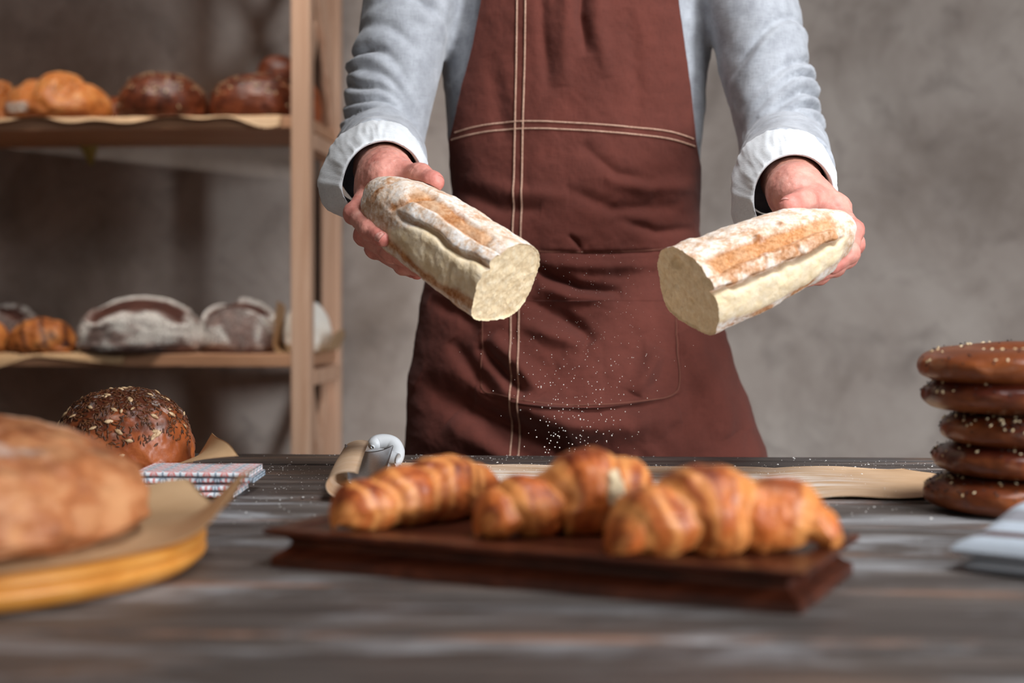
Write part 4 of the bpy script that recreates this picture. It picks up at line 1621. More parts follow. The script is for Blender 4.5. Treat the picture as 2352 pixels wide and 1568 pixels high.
# ------------------------------------------------------------------ the baker
PX, PY = 0.088, 1.985
person = thing('person', (PX, PY, 0), 'person in grey sweater, white cuffs and brown apron holding two loaf halves over the table', 'person')
arms = {
    'a': dict(sh=W(985, -185, 1.955), el=W(872, 345, 1.875), wr=W(886, 406, 1.572)),
    'b': dict(sh=W(1688, -185, 1.955), el=W(1796, 345, 1.875), wr=W(1828, 440, 1.572)),
}
for A in arms.values():
    v_ = A['wr'] - A['el']
    A['cb'] = A['el'] + v_ * (1.875 - 1.700) / (1.875 - 1.572) + np.array([-.008, 0, -.004])
    A['cr'] = A['el'] + v_ * (1.875 - 1.596) / (1.875 - 1.572) + np.array([-.001, 0, -.005])
hands = {
    'a': dict(
        loaf=HL,
        fingers=[
            ([W(858, 428, 1.562), W(815, 490, 1.530), W(848, 528, 1.490), W(880, 549, 1.468)], [.0125, .0112, .0098, .0082]),
            ([W(856, 446, 1.585), W(838, 540, 1.555), W(900, 582, 1.515), W(958, 606, 1.492)], [.0125, .0112, .0098, .0082]),
            ([W(862, 462, 1.605), W(862, 570, 1.582), W(930, 609, 1.540), W(988, 625, 1.512)], [.0120, .0108, .0094, .0078]),
            ([W(872, 474, 1.622), W(880, 575, 1.608), W(925, 612, 1.580), W(958, 628, 1.562)], [.0110, .0095, .0084, .0072])],
        thumb=([W(893, 402, 1.560), W(928, 404, 1.545), W(965, 403, 1.522), W(998, 419, 1.500)], [.0170, .0140, .0122, .0100]),
        nails=[(0, 3, W(886, 553, 1.458), (.0, -1.0, .05)), (1, 3, W(958, 609, 1.484), (.0, -.9, -.2)), (2, 3, W(988, 629, 1.505), (.0, -.9, -.25))]),
    'b': dict(
        loaf=HR,
        fingers=[
            ([W(1918, 482, 1.548), W(1958, 530, 1.512), W(1950, 582, 1.482), W(1912, 612, 1.466)], [.0130, .0114, .0102, .0086]),
            ([W(1912, 492, 1.570), W(1960, 560, 1.545), W(1918, 612, 1.512), W(1862, 636, 1.490)], [.0130, .0114, .0100, .0084]),
            ([W(1900, 505, 1.590), W(1945, 592, 1.572), W(1882, 632, 1.535), W(1822, 650, 1.512)], [.0122, .0108, .0096, .0080]),
            ([W(1890, 515, 1.606), W(1920, 592, 1.598), W(1872, 626, 1.570), W(1838, 640, 1.552)], [.0110, .0096, .0084, .0072])],
        thumb=([W(1848, 448, 1.562), W(1872, 462, 1.540), W(1845, 462, 1.512), W(1812, 474, 1.492)], [.0180, .0150, .0125, .0104]),
        nails=[]),
}


def build_hand(side):
    A, H = arms[side], hands[side]
    allp = np.array([p for f, _ in H['fingers'] for p in f] + list(H['thumb'][0]) + [A['wr']])
    lo, hi = allp.min(0) - .024, allp.max(0) + .030
    hi[1] += .075
    lo = np.minimum(lo, A['wr'] + (A['el'] - A['wr']) * .38 - .045)
    hi = np.maximum(hi, A['wr'] + (A['el'] - A['wr']) * .38 + .045)
    f = Field(lo, hi, .0014)
    wr, el = A['wr'], A['el']
    f.cone(wr, wr + (el - wr) * .45, .0300, .0400)
    f.cone(wr, wr + (el - wr) * -.06, .0300, .0270, .01)
    k = .013
    mcps = [fg[0][0] for fg in H['fingers']]
    for i, mp in enumerate(mcps):
        f.cone(wr, mp, .0225, .0150, k)
    for i in range(3):
        f.cone(mcps[i], mcps[i + 1], .0145, .0140, k)
        mid = (mcps[i] + wr) / 2
        f.cone(mid, (mcps[i + 1] + wr) / 2, .018, .018, k)
    tp, tr = H['thumb']
    f.cone(tp[0], (mcps[0] + wr) / 2, .0175, .0165, k)
    f.cone(tp[1], mcps[0], .0115, .0115, k)
    f.chain(tp, tr, .008)
    f.ellipsoid(tp[3] * .85 + tp[2] * .15, (.0112, .0112, .0104), .006)
    for pts, rads in H['fingers']:
        f.chain(pts, rads, .0045)
        for j in (1, 2):
            f.ellipsoid(pts[j], np.array([1, 1, 1]) * rads[j] * 1.06, .004)
    L = H['loaf']
    f.fn(lambda x, y, z: L.sdf(x, y, z), lo, hi, 0, sub=True)
    V, Fq = f.mesh()
    V = relax(V, Fq, 2, .5)
    N = vnormals(V, Fq)
    # knuckle creases and tendons
    d = np.zeros(len(V))
    for pts, rads in H['fingers'] + [H['thumb']]:
        for j in (1, 2):
            t = nz(pts[j + 1] - pts[j - 1])
            s = (V - pts[j]) @ t
            near = np.exp(-(np.linalg.norm(V - pts[j], axis=1) / (rads[j] * 1.5)) ** 4)
            d -= near * .0005 * (np.exp(-(s / .0009) ** 2) + .7 * np.exp(-((s - .0035) / .0008) ** 2) + .7 * np.exp(-((s + .0035) / .0008) ** 2))
    d += .0004 * fbm(V, 160, 3, 5)
    return V + N * d[:, None], Fq


def cut(V, Fq, co, no, keep_positive):
    """Part of a mesh on one side of a plane, as a bmesh."""
    me = make_mesh('tmp', V, Fq)
    bm = bmesh.new()
    bm.from_mesh(me)
    bpy.data.meshes.remove(me)
    bmesh.ops.bisect_plane(bm, geom=bm.verts[:] + bm.edges[:] + bm.faces[:], plane_co=co, plane_no=no,
                           clear_inner=keep_positive, clear_outer=not keep_positive)
    return bm


# trunk, head and arms of the body, coarser, hidden under the clothes
bf = Field((-.42, 1.55, .90), (.60, 2.20, 1.82), .0055)
bf.ellipsoid((PX, PY, 1.20), (.155, .095, .26))
bf.ellipsoid((PX, PY, 1.02), (.160, .100, .12), .06)
bf.cone((PX, PY + .005, 1.40), (PX, PY - .012, 1.53), .060, .052, .05)
bf.cone(arms['a']['sh'], arms['b']['sh'], .045, .045, .06)
for s in 'ab':
    A = arms[s]
    bf.cone(A['sh'], A['el'], .047, .040, .03)
    bf.cone(A['el'], A['wr'] + (A['el'] - A['wr']) * .1, .041, .031, .015)
hc = np.array([PX, PY - .035, 1.640])
bf.ellipsoid(hc, (.076, .094, .112), .02)
bf.ellipsoid(hc + (0, -.040, -.070), (.048, .045, .045), .03)
bf.ellipsoid(hc + (0, -.098, -.018), (.012, .018, .024), .012)
bf.ellipsoid(hc + (0, -.090, -.058), (.024, .010, .007), .008)
bf.ellipsoid(hc + (0, -.085, .022), (.050, .012, .009), .012)
for sx in (-1, 1):
    bf.ellipsoid(hc + (sx * .078, .005, -.010), (.008, .020, .030), .008)
    bf.ellipsoid(hc + (sx * .030, -.083, .004), (.013, .010, .009), .004)
BV, BF = bf.mesh()
BV = relax(BV, BF, 2)
bmm = bmesh.new()
coarse_V, coarse_F = BV, BF
parts_bm = []
bm0 = None
me_b = make_mesh('tmp', BV, BF)
bm0 = bmesh.new()
bm0.from_mesh(me_b)
bpy.data.meshes.remove(me_b)
for s in 'ab':
    A = arms[s]
    ax = nz(A['wr'] - A['el'])
    co = A['wr'] + (A['el'] - A['wr']) * .30
    bmesh.ops.bisect_plane(bm0, geom=bm0.verts[:] + bm0.edges[:] + bm0.faces[:], plane_co=co, plane_no=ax, clear_outer=True)
for s in 'ab':
    A = arms[s]
    ax = nz(A['wr'] - A['el'])
    co = A['wr'] + (A['el'] - A['wr']) * .27
    hV, hF = build_hand(s)
    bh = cut(hV, hF, co, ax, True)
    tmp = bpy.data.meshes.new('tmp')
    bh.to_mesh(tmp)
    bh.free()
    bm0.from_mesh(tmp)
    bpy.data.meshes.remove(tmp)
    bm0.edges.ensure_lookup_table()
    bd = [e for e in bm0.edges if e.is_boundary and (e.verts[0].co - Vector(co)).length < .07]
    try:
        bmesh.ops.bridge_loops(bm0, edges=bd)
    except Exception as ex:
        print('bridge failed', ex)
me = bpy.data.meshes.new('body')
bm0.to_mesh(me)
bm0.free()
n = len(me.vertices)
co_ = np.zeros(n * 3, dtype=np.float32)
me.vertices.foreach_get('co', co_)
Vb = co_.reshape(-1, 3).astype(float)
arm_a, red_a, flo_a = np.zeros(n), np.zeros(n), np.zeros(n)
for s in 'ab':
    A, H = arms[s], hands[s]
    ax = nz(A['el'] - A['wr'])
    t = (Vb - A['wr']) @ ax
    nearby = np.linalg.norm(Vb - A['wr'], axis=1) < .3
    arm_a = np.maximum(arm_a, nearby * sstep(-.022, .025, t))
    for pts, rads in H['fingers'] + [H['thumb']]:
        for j in (1, 3):
            red_a = np.maximum(red_a, np.exp(-(np.linalg.norm(Vb - pts[j], axis=1) / .014) ** 2))
    flo_a = np.maximum(flo_a, nearby * (1 - sstep(-.01, .03, t)))
for k_, a_ in (('arm', arm_a), ('red', red_a), ('floury', flo_a)):
    at = me.attributes.new(k_, 'FLOAT', 'POINT')
    at.data.foreach_set('value', a_.astype(np.float32))
me.polygons.foreach_set('use_smooth', np.ones(len(me.polygons), dtype=bool))
me.materials.append(M_SKIN)
body = obj('body', me, person)


def fingernail(c, t, nrm, Lh, Wh):
    """A small curved nail: c centre, t towards the tip, nrm out of the finger."""
    t = nz(t)
    nrm = nz(np.array(nrm, float) - t * (np.array(nrm, float) @ t))
    b = np.cross(t, nrm)
    n1 = 15
    A, B = np.meshgrid(np.linspace(-1, 1, n1), np.linspace(-1, 1, n1), indexing='ij')
    r = np.sqrt(A ** 2 + B ** 2)
    sc = np.maximum(np.abs(A), np.abs(B)) / np.maximum(r, 1e-6)
    q = .55 + .45 * sc
    a, bb = A * q, B * q
    P = c + (a * Lh)[..., None] * t + (bb * Wh)[..., None] * b + (-(bb ** 2) * Wh * .42 - .0012 * a ** 2 * (a > 0) - .0006)[..., None] * nrm
    V, f = thick(P, .0012)
    mobj('fingernail', V, f, M_NAIL, body)


for s in 'ab':
    H = hands[s]
    for i, j, tgt, nr in H['nails']:
        pts, rads = H['fingers'][i]
        t = nz(pts[3] - pts[2])
        c = pts[3] - t * .001
        nr = nz(np.array(nr) - t * (np.array(nr) @ t))
        fingernail(c + nr * (rads[3] * 1.0), t, nr, .0062, .0056)
tp = hands['a']['thumb'][0]
t = nz(tp[3] - tp[2])
nr = nz(np.array([.30, .15, .95]) - t * (np.array([.30, .15, .95]) @ t))
fingernail(tp[3] - t * .001 + nr * .0102, t, nr, .0070, .0065)
tp = hands['b']['thumb'][0]
t = nz(tp[3] - tp[2])
nr = nz(np.array([0, .2, 1.0]) - t * (np.array([0, .2, 1.0]) @ t))
fingernail(tp[3] + nr * .0106, t, nr, .0070, .0065)

# hair: close cap over the back and top of the head
hf = Field(hc - .16, hc + .16, .006)
hf.ellipsoid(hc + (0, .012, .014), (.083, .098, .113))
hf.fn(lambda x, y, z: -(-(y - hc[1]) * 1.0 - (z - hc[2]) * .9 - .0 + 0 * x), hc - .2, hc + .2, 0, sub=False) if False else None
V, Fq = hf.mesh()
bh = cut(V, Fq, tuple(hc + (0, -.035, .010)), (0, .75, .66), True)
me = bpy.data.meshes.new('hair')
bh.to_mesh(me)
bh.free()
me.materials.append(M_HAIR)
obj('hair', me, person)

# trousers and shoes (below the table, behind the apron)
tf = Field((-.20, 1.80, .03), (.38, 2.18, 1.05), .008)
tf.ellipsoid((PX, PY, .93), (.170, .108, .11))
for sx in (-1, 1):
    tf.chain([(PX + sx * .085, PY, .90), (PX + sx * .095, PY - .01, .50), (PX + sx * .10, PY + .01, .06)], [.092, .068, .058], .03)
V, Fq = tf.mesh()
mobj('trousers', relax(V, Fq), Fq, M_TROUSER, person)
for sx in (-1, 1):
    sf = Field((PX + sx * .10 - .08, PY - .24, -.01), (PX + sx * .10 + .08, PY + .12, .14), .006)
    sf.ellipsoid((PX + sx * .10, PY - .05, .035), (.048, .140, .035))
    sf.ellipsoid((PX + sx * .10, PY + .02, .065), (.045, .065, .055), .03)
    sf.fn(lambda x, y, z: z + 0 * x + 0 * y - .002, (PX - .3, PY - .4, -.1), (PX + .3, PY + .3, .002), 0, sub=True)
    V, Fq = sf.mesh()
    mobj('shoe', V, Fq, M_HAIR, person)

# sweater: trunk and sleeves in one knitted surface
sw = Field((-.36, 1.60, .90), (.52, 2.16, 1.56), .0042)
zk = np.array([.85, .93, 1.02, 1.08, 1.14, 1.20, 1.26, 1.32, 1.38, 1.44, 1.49, 1.54])
ak = np.array([.172, .172, .168, .170, .174, .180, .186, .190, .188, .165, .105, .070])
bk = np.array([.100, .100, .098, .098, .098, .100, .104, .108, .105, .090, .072, .060])


def trunk(x, y, z):
    zz = z + 0 * x + 0 * y
    a, b = np.interp(zz, zk, ak), np.interp(zz, zk, bk)
    r = np.sqrt(((x - PX) / a) ** 2 + ((y - PY) / b) ** 2)
    d = (r - 1) * np.minimum(a, b)
    return np.maximum(d, np.maximum(.915 - zz, zz - 1.53))


sw.fn(trunk, (PX - .22, PY - .14, .90), (PX + .22, PY + .14, 1.55))
for s in 'ab':
    A = arms[s]
    tf_ = A['el'] + (A['wr'] - A['el']) * .62
    sw.cone(A['sh'], A['el'], .066, .0555, .022)
    sw.cone(A['el'], tf_, .0555, .0545, .012)
    axn = nz(A['cr'] - A['cb'])
    q = A['cb'] + axn * .012
    sw.fn(lambda x, y, z: -((x - q[0]) * axn[0] + (y - q[1]) * axn[1] + (z - q[2]) * axn[2]), q - .09, q + .09, 0, sub=True)
V, Fq = sw.mesh()
V = relax(V, Fq, 1)
N = vnormals(V, Fq)
disp = .0022 * fbm(V, 22, 3, 801) * 1.0
FOLDS = {
    # (metres along the arm from the elbow, tilt, angle of the deepest side, width, depth, angular spread)
    'a': [(-.150, -.050, 2.3, .012, .006, 1.0), (-.118, -.045, 2.6, .010, .008, 1.5), (-.095, -.042, 2.6, .008, .007, 1.5), (-.074, -.036, 2.5, .008, .007, 1.6), (-.052, -.026, 2.3, .007, .006, 1.7),
          (-.034, -.02, 2.0, .007, .006, 1.8), (-.015, -.012, 1.7, .007, .005, 2.0), (.006, .0, 1.5, .007, .0045, 2.0), (.03, .008, 1.0, .007, .005, 1.9),
          (.060, .008, 1.0, .0065, .0045, 2.0), (.085, .008, .8, .006, .0045, 2.0), (.105, .008, .6, .006, .004, 2.2), (-.19, -.03, 1.2, .012, .005, .9)],
    'b': [(-.165, -.055, .7, .009, .007, 1.6), (-.108, -.050, .5, .008, .007, 1.4), (-.085, -.045, .5, .008, .007, 1.6), (-.056, -.040, .6, .0075, .007, 1.7), (-.034, -.034, .8, .007, .007, 1.8),
          (-.014, -.028, 1.0, .0065, .006, 1.9), (.008, -.02, 1.2, .0065, .006, 2.0), (.034, -.01, 1.4, .0065, .005, 2.0), (.062, .0, 1.5, .006, .0045, 2.0), (.088, .006, 1.6, .006, .004, 2.0), (.108, .008, 1.8, .0055, .004, 2.2)],
}
for s in 'ab':
    A = arms[s]
    L1 = np.linalg.norm(A['el'] - A['sh'])
    e1_, e2_ = nz(A['el'] - A['sh']), nz(A['wr'] - A['el'])
    t1 = (V - A['sh']) @ e1_ - L1
    t2 = (V - A['el']) @ e2_
    d1 = np.linalg.norm(V - A['sh'] - np.clip(t1 + L1, 0, L1)[:, None] * e1_, axis=1)
    d2 = np.linalg.norm(V - A['el'] - np.clip(t2, 0, 1)[:, None] * e2_, axis=1)
    on = (np.minimum(d1, d2) < .085)
    low = d2 < d1
    t = np.where(low, np.maximum(t2, 0) * .9 + .1 * np.maximum(t1, 0), np.minimum(t1, 0))
    cenl = np.where(low[:, None], A['el'] + np.clip(t2, 0, 1)[:, None] * e2_, A['sh'] + np.clip(t1 + L1, 0, L1)[:, None] * e1_)
    Q = V - cenl
    ang = np.arctan2(Q[:, 2] - .5 * Q[:, 1], Q[:, 0])         # 0 = camera right, pi/2 = up and to the camera
    t = t + .007 * vnoise(V, 24, 811)
    for (t0, tilt, a0, w, dep, spread) in FOLDS[s]:
        da = np.abs(np.angle(np.exp(1j * (ang - a0))))
        win = np.exp(-(da / spread) ** 2)
        x = t - t0 + tilt * (1 - np.cos(da)) * .7
        dep = dep * (1.1 + .85 * vnoise(V, 13, 830 + int(1000 * abs(t0))))
        disp += on * win * (.55 * dep * np.exp(-((x - w * 1.3) / (w * 1.1)) ** 2) - dep * np.exp(-(x / (w * .62)) ** 2))
    disp += on * .0035 * vnoise(V * np.array([1, 1, .55]), 15, 820)
V = V + N * disp[:, None]
mobj('sweater', V, Fq, M_SWEATER, person)

# rolled shirt cuffs
for s in 'ab':
    A = arms[s]
    ax = nz(A['cr'] - A['cb'])
    Lc_ = np.linalg.norm(A['cr'] - A['cb'])
    upv = nz(np.array([0, 0, 1.0]) - ax * ax[2])
    rt = np.cross(upv, ax)
    if rt[0] < 0:
        rt = -rt                                             # camera right
    prof = [(-.008, .0540), (0.0, .0570), (.006, .0580), (.025, .0580), (.05, .0560), (.075, .0525), (Lc_ - .012, .0480), (Lc_ - .003, .0455), (Lc_, .0435), (Lc_ - .001, .0415), (Lc_ - .006, .0405), (Lc_ - .02, .0405), (Lc_ - .06, .0420), (.02, .043)]
    prof = np.array(prof)
    pr = spline(prof, 70)
    n2 = 150
    th = np.linspace(0, 2 * math.pi, n2, endpoint=False)
    Tm, Hm = np.meshgrid(pr[:, 0], th, indexing='ij')
    Rm = np.repeat(pr[:, 1:2], n2, 1)
    c3 = np.stack([np.cos(Hm) * 3, np.sin(Hm) * 3, Tm * 30], -1)
    outer = (np.arange(70) < 44)[:, None]
    Rm = Rm * (1 + .022 * fbm(np.stack([np.cos(Hm), np.sin(Hm), Tm * 6], -1), 1.3, 2, 33 + ord(s)))
    Rm = Rm + outer * (.0014 * vnoise(np.stack([np.cos(Hm) * 5, np.sin(Hm) * 5, Tm * 14], -1), 1, 41) + .0009 * vnoise(np.stack([np.cos(Hm) * 11 + Tm * 30, np.sin(Hm) * 11, Tm * 8], -1), 1, 43) + .0005 * vnoise(np.stack([np.cos(Hm) * 24, np.sin(Hm) * 24, Tm * 20], -1), 1, 44))
    # the loose corner of the cuff hangs down on the outer / inner side
    hang = np.exp(-((np.angle(np.exp(1j * (Hm - (math.radians(205) if s == 'a' else math.radians(222))))) / .60) ** 2))
    Tm2 = Tm + hang * .012 * sstep(.02, Lc_, Tm) + .003 * np.sin(Hm * 2 + 1) * sstep(.05, Lc_, Tm)
    Rm = Rm + hang * (.016 * np.exp(-((Tm - .062) / .034) ** 2) + .004)
    Tm = Tm2
    ell = 1.0
    P = A['cb'] + Tm[..., None] * ax + (Rm * np.cos(Hm) * 1.02)[..., None] * rt + (Rm * np.sin(Hm))[..., None] * upv
    mobj('shirt_cuff', P.reshape(-1, 3), grid_faces(70, n2, closed_v=True), M_CUFF, person)

# ------------------------------------------------------------------ apron
LK = np.array([(-150, 1122), (0, 1105), (100, 1085), (180, 1062), (250, 1046), (310, 1030), (370, 1032), (430, 1040), (500, 1030), (570, 1005), (640, 976), (700, 960), (850, 945), (1045, 930), (1250, 915), (1600, 895)], float)
RK = np.array([(-150, 1535), (0, 1558), (100, 1573), (200, 1590), (310, 1604), (370, 1616), (430, 1614), (520, 1607), (600, 1618), (680, 1638), (745, 1660), (880, 1700), (1050, 1755), (1250, 1800), (1600, 1860)], float)


def apron_base(px, py):
    """Point of the smooth apron for design coordinates: px across, py down (numbers of the front view)."""
    z = ZC - (py - HORIZON) / F * 1.875
    l, r = np.interp(py, LK[:, 0], LK[:, 1]), np.interp(py, RK[:, 0], RK[:, 1])
    low = sstep(300, 420, py)
    dsil = 1.90 + .05 * low
    xl, xr = (l - 1176) / F * dsil, (r - 1176) / F * dsil
    xc = np.where(True, PX * (1 - low) + low * (xl + xr) / 2, 0)
    a = (np.interp(z, zk, ak) + .010) * (1 - low) + low * (xr - xl) / 2 * 1.005
    b = (np.interp(z, zk, bk) + .014) + .055 * sstep(560, 1000, py)
    t = (px - l) / np.maximum(r - l, 1)
    # spread so that equal steps in px are equal steps in x
    x = xl + (xr - xl) * t
    q = np.clip((x - xc) / a, -1, 1)
    y = PY - b * np.sqrt(np.maximum(1 - np.abs(q) ** 2.05, 0))
    return np.stack([x, y, z], -1), q


WR = [  # polyline, depth (m, negative = groove seen from the front), width (px)
    ([(1236, 578), (1330, 582), (1420, 580), (1510, 574)], -.0030, 5),
    ([(1020, 560), (1100, 590), (1236, 588)], -.003, 8),
    ([(1236, 606), (1380, 612), (1515, 604)], .0030, 14),
    ([(1222, 615), (1275, 640), (1330, 662), (1420, 672)], -.0065, 11),
    ([(1230, 655), (1300, 682), (1400, 690)], .004, 14),
    ([(1300, 540), (1318, 555), (1330, 578)], -.004, 6),
    ([(1200, 690), (1280, 720), (1330, 760), (1350, 790)], -.006, 16),
    ([(1190, 740), (1260, 765), (1330, 790)], .005, 18),
    ([(1105, 790), (1160, 850), (1205, 905)], -.008, 14),
    ([(1130, 770), (1190, 830), (1240, 900)], .006, 18),
    ([(1040, 780), (1090, 850), (1140, 905), (1180, 930)], -.006, 18),
    ([(965, 880), (1080, 930), (1180, 975), (1260, 1030), (1320, 1090)], -.012, 34),
    ([(1090, 905), (1200, 930), (1300, 965), (1420, 965), (1540, 940)], .010, 34),
    ([(1040, 960), (1150, 1040), (1240, 1120)], .006, 30),
    ([(1560, 760), (1600, 860), (1660, 1000)], .006, 34),
    ([(1500, 800), (1470, 850), (1440, 900)], .005, 20),
    ([(1335, -60), (1330, 40), (1345, 130)], -.006, 14),
    ([(1300, -60), (1296, 60), (1290, 200)], .004, 20),
    ([(1372, -60), (1368, 60), (1392, 180)], .004, 20),
    ([(1240, -60), (1248, 90), (1262, 220)], -.0035, 14),
    ([(1120, 120), (1150, 240), (1160, 330)], -.003, 20),
    ([(1440, 20), (1462, 200), (1450, 300)], -.003, 22),
    ([(1060, 430), (1140, 470), (1240, 480)], -.005, 16),
    ([(1070, 400), (1180, 440), (1300, 452)], .004, 20),
    ([(1290, 430), (1400, 480), (1560, 470)], -.004, 16),
    ([(1380, 410), (1480, 430), (1600, 420)], .004, 18),
    ([(1400, 500), (1500, 530), (1590, 520)], -.004, 12),
    ([(1330, 330), (1410, 400), (1500, 420)], -.003, 14),
    ([(1540, 590), (1590, 600), (1610, 610)], -.004, 12),
    ([(985, 690), (1060, 720), (1105, 760)], -.005, 16),
]


def wrinkle(px, py):
    px, py = np.asarray(px, float), np.asarray(py, float)
    d = np.zeros(np.broadcast(px, py).shape)
    for pl, dep, w in WR:
        pl = np.array(pl, float)
        best = np.full(d.shape, 1e9)
        tt = np.zeros(d.shape)
        for i in range(len(pl) - 1):
            a, b = pl[i], pl[i + 1]
            v = b - a
            t = np.clip(((px - a[0]) * v[0] + (py - a[1]) * v[1]) / (v @ v), 0, 1)
            q = np.hypot(px - a[0] - t * v[0], py - a[1] - t * v[1])
            better = q < best
            best = np.where(better, q, best)
            tt = np.where(better, (i + t) / (len(pl) - 1), tt)
        d += dep * np.exp(-(best / w) ** 2) * np.sqrt(np.clip(np.sin(math.pi * np.clip(tt, 0, 1)), 0, 1)) ** 1.0
    Q = np.stack([px / 1000, py / 1000, 0 * px], -1)
    d = d + .0030 * fbm(Q, 7, 3, 900) * sstep(250, 700, py) + .0012 * fbm(Q, 8, 3, 903) + .0004 * fbm(Q, 45, 3, 905)
    return d


def pocket_lift(px, py):
    bot = 898 + 30 * np.sin(np.clip((px - 1105) / 440, 0, 1) * math.pi) ** .8
    inx = band(px, 1107, 1543, 3)
    iny = band(py, 690, bot, 3)
    return inx * iny * (.0016 + .009 * sstep(720, 905, py) * np.sin(np.clip((px - 1105) / 440, 0, 1) * math.pi))


def apron_pt(px, py, off=0.0, pocket=True):
    px, py = np.broadcast_arrays(np.asarray(px, float), np.asarray(py, float))
    P, q = apron_base(px, py)
    o = (1.8 + .9 * sstep(480, 640, py)) * wrinkle(px, py) + off
    if pocket:
        o = o + pocket_lift(px, py)
    flat = np.sqrt(np.maximum(1 - q ** 2, 0))
    P = P.copy()
    P[..., 1] -= o * (.25 + .75 * flat)
    P[..., 0] += o * q * .6 * (.3 + .7 * (1 - flat))
    return P


ny_, nx2 = 420, 300
py = np.linspace(-150, 1500, ny_)
tt = (1 - np.cos(np.linspace(0, math.pi, nx2))) / 2
tt = .5 * tt + .5 * np.linspace(0, 1, nx2)
PYm, Tm = np.meshgrid(py, tt, indexing='ij')
l, r = np.interp(PYm, LK[:, 0], LK[:, 1]), np.interp(PYm, RK[:, 0], RK[:, 1])
PXm = l + (r - l) * Tm
P = apron_pt(PXm, PYm, 0, False)
V, Fq = thick(P, .0018)
apron = mobj('apron', V, Fq, M_APRON, person)

# pocket, a second layer of cloth sewn on the skirt
A, B = np.meshgrid(np.linspace(0, 1, 130), np.linspace(0, 1, 90), indexing='ij')
ppx = 1106 + 438 * A
bot = 898 + 30 * np.sin(A * math.pi) ** .8
ppy = 690 + (bot - 690) * B
edge_ = np.minimum(np.minimum(A, 1 - A) * 438, np.minimum(1 - B, 1) * 215)
P = apron_pt(ppx, ppy, 0, False)
liftp = .0022 + .0080 * sstep(.15, 1, B) * np.sin(A * math.pi) ** .7 + .0008 * np.exp(-((edge_ - 6) / 4) ** 2)
bump_box = band(A, .60, .82, .012) * band(B, .45, 1.2, .05) * -.0016
P[..., 1] -= liftp + bump_box
V, Fq = thick(P, .0018)
pocket = mobj('pocket', V, Fq, M_APRON, apron)


def stitch(pts, name, mat, rad, off, n=160, seg=None):
    q = spline(pts, n)
    lp = np.zeros(n)
    off = off + .0006
    inside = (q[:, 0] > 1106) & (q[:, 0] < 1544) & (q[:, 1] > 690) & (q[:, 1] < 925)
    a_ = np.clip((q[:, 0] - 1106) / 438, 0, 1)
    bt = 898 + 30 * np.sin(a_ * math.pi) ** .8
    inside = inside & (q[:, 1] < bt)
    b_ = np.clip((q[:, 1] - 690) / (bt - 690), 0, 1)
    lp = np.where(inside, .0022 + .0080 * sstep(.15, 1, b_) * np.sin(a_ * math.pi) ** .7 + .0010, 0)
    P = apron_pt(q[:, 0], q[:, 1], 0, False)
    P[:, 1] -= lp + off
    V, f = tube(P, rad, 6)
    mobj(name, V, f, mat, apron)


for x0, x1, x2 in ((1187, 1180, 1173), (1206, 1198, 1190)):
    stitch([(x0 + 2, -150), (x0, 20), (x0 - 2, 150), (x1 + 2, 300), (x1 - 2, 480), (x1 - 6, 640), (x2, 800), (x2 - 1, 950), (x2, 1100)], 'stitching', M_STITCH, .0011, .0016, 260)
stitch([(1044, 293), (1110, 282), (1190, 277), (1300, 282), (1450, 291), (1540, 297), (1598, 309)], 'stitching', M_STITCH, .0010, .0016)
stitch([(1036, 309), (1110, 298), (1190, 294), (1300, 298), (1450, 307), (1540, 314), (1602, 326)], 'stitching', M_STITCH, .0010, .0016)
stitch([(1225, 577), (1330, 579), (1420, 577), (1515, 571)], 'seam', M_SEAM, .0007, .0012)
stitch([(1111, 700), (1110, 800), (1108, 888), (1160, 903), (1260, 918), (1330, 921), (1450, 914), (1536, 893), (1538, 800), (1540, 700)], 'seam', M_SEAM, .0006, .0012, 200)
# neck strap and waist tie
nk = [apron_pt(1140, -148), apron_pt(1160, -190) + (0, .01, .03), (PX - .062, PY - .02, 1.515), (PX - .03, PY + .058, 1.52), (PX + .03, PY + .058, 1.52), (PX + .062, PY - .02, 1.515), apron_pt(1500, -190) + (0, .01, .03), apron_pt(1520, -148)]
V, f = tube(spline(nk, 60), .006, 8)
mobj('neck_strap', V, f, M_APRON, apron)

# ------------------------------------------------------------------ flour in the air and on the table
rnd = np.random.default_rng(11)


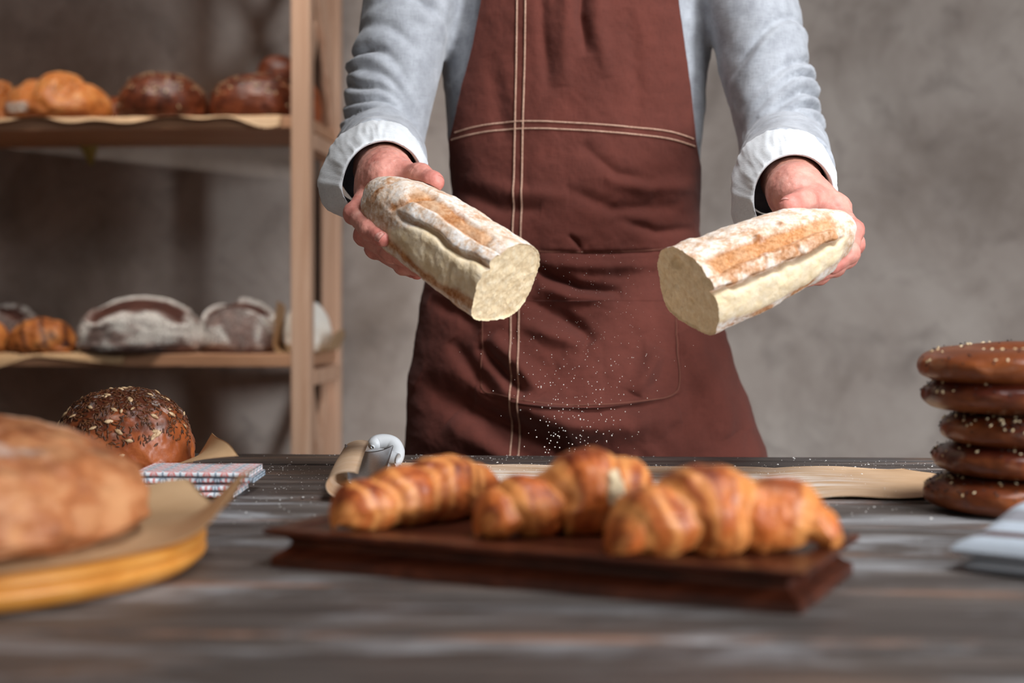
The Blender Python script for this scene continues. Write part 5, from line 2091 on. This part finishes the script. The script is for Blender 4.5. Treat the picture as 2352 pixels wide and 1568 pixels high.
def grains(C, R, squash=1.0):
    O = np.array([(1, 0, 0), (0, 1, 0), (-1, 0, 0), (0, -1, 0), (0, 0, 1), (0, 0, -1)], float) * np.array([1, 1, squash])
    T = np.array([(0, 1, 4), (1, 2, 4), (2, 3, 4), (3, 0, 4), (1, 0, 5), (2, 1, 5), (3, 2, 5), (0, 3, 5)])
    V = (C[:, None] + O[None] * R[:, None, None]).reshape(-1, 3)
    Fc = (T[None] + 6 * np.arange(len(C))[:, None, None]).reshape(-1, 3)
    me = bpy.data.meshes.new('grains')
    me.from_pydata(V.tolist(), [], Fc.tolist())
    me.materials.append(M_FLOUR)
    return me


n = 480
yy = rnd.uniform(0, 1, n) ** .8
gy = 560 + yy * 480
spread = np.interp(gy, [560, 800, 900, 1040], [95, 105, 78, 52])
gx = 1340 - 22 * (gy > 930) + rnd.normal(size=n) * spread
gd = 1.52 + rnd.normal(size=n) * .025
C = np.stack([(gx - 1176) / F * gd, gd, ZC - (gy - HORIZON) / F * gd], -1)
R = np.interp(gy, [560, 760, 860, 1040], [.00020, .00026, .00042, .00062]) * rnd.uniform(.6, 1.5, n)
# a few clumps further out
o = obj('falling_flour', grains(C, R))
tag(o, 'fine white flour falling between the two loaf halves', 'flour', None, 'stuff')

n = 5200
tt = np.abs(rnd.normal(size=n)) * .26
xx = rnd.uniform(-.75, .75, n)
cl = vnoise(np.stack([xx * 7, tt * 16, 0 * xx], -1), 1, 3) > rnd.uniform(-.9, .7, n)
tt, xx = tt[cl], xx[cl]
C = T0 + xx[:, None] * TU + tt[:, None] * TV
R = rnd.uniform(.0003, .00075, len(tt)) * (1 + 1.0 * (rnd.random(len(tt)) > .95))
C[:, 2] = TZ + R * .2
# grains that would fall on the parchment lie on it
u_ = (C[:, 0] - PA[0]) / (PB[0] - PA[0])
onp = (u_ > .02) & (u_ < .97) & (tt > .115) & (tt < .39)
C[:, 2] += np.where(onp, .004, 0)
o = obj('scattered_flour', grains(C, R, .6))
tag(o, 'white flour specks scattered over the far planks of the table', 'flour', None, 'stuff')
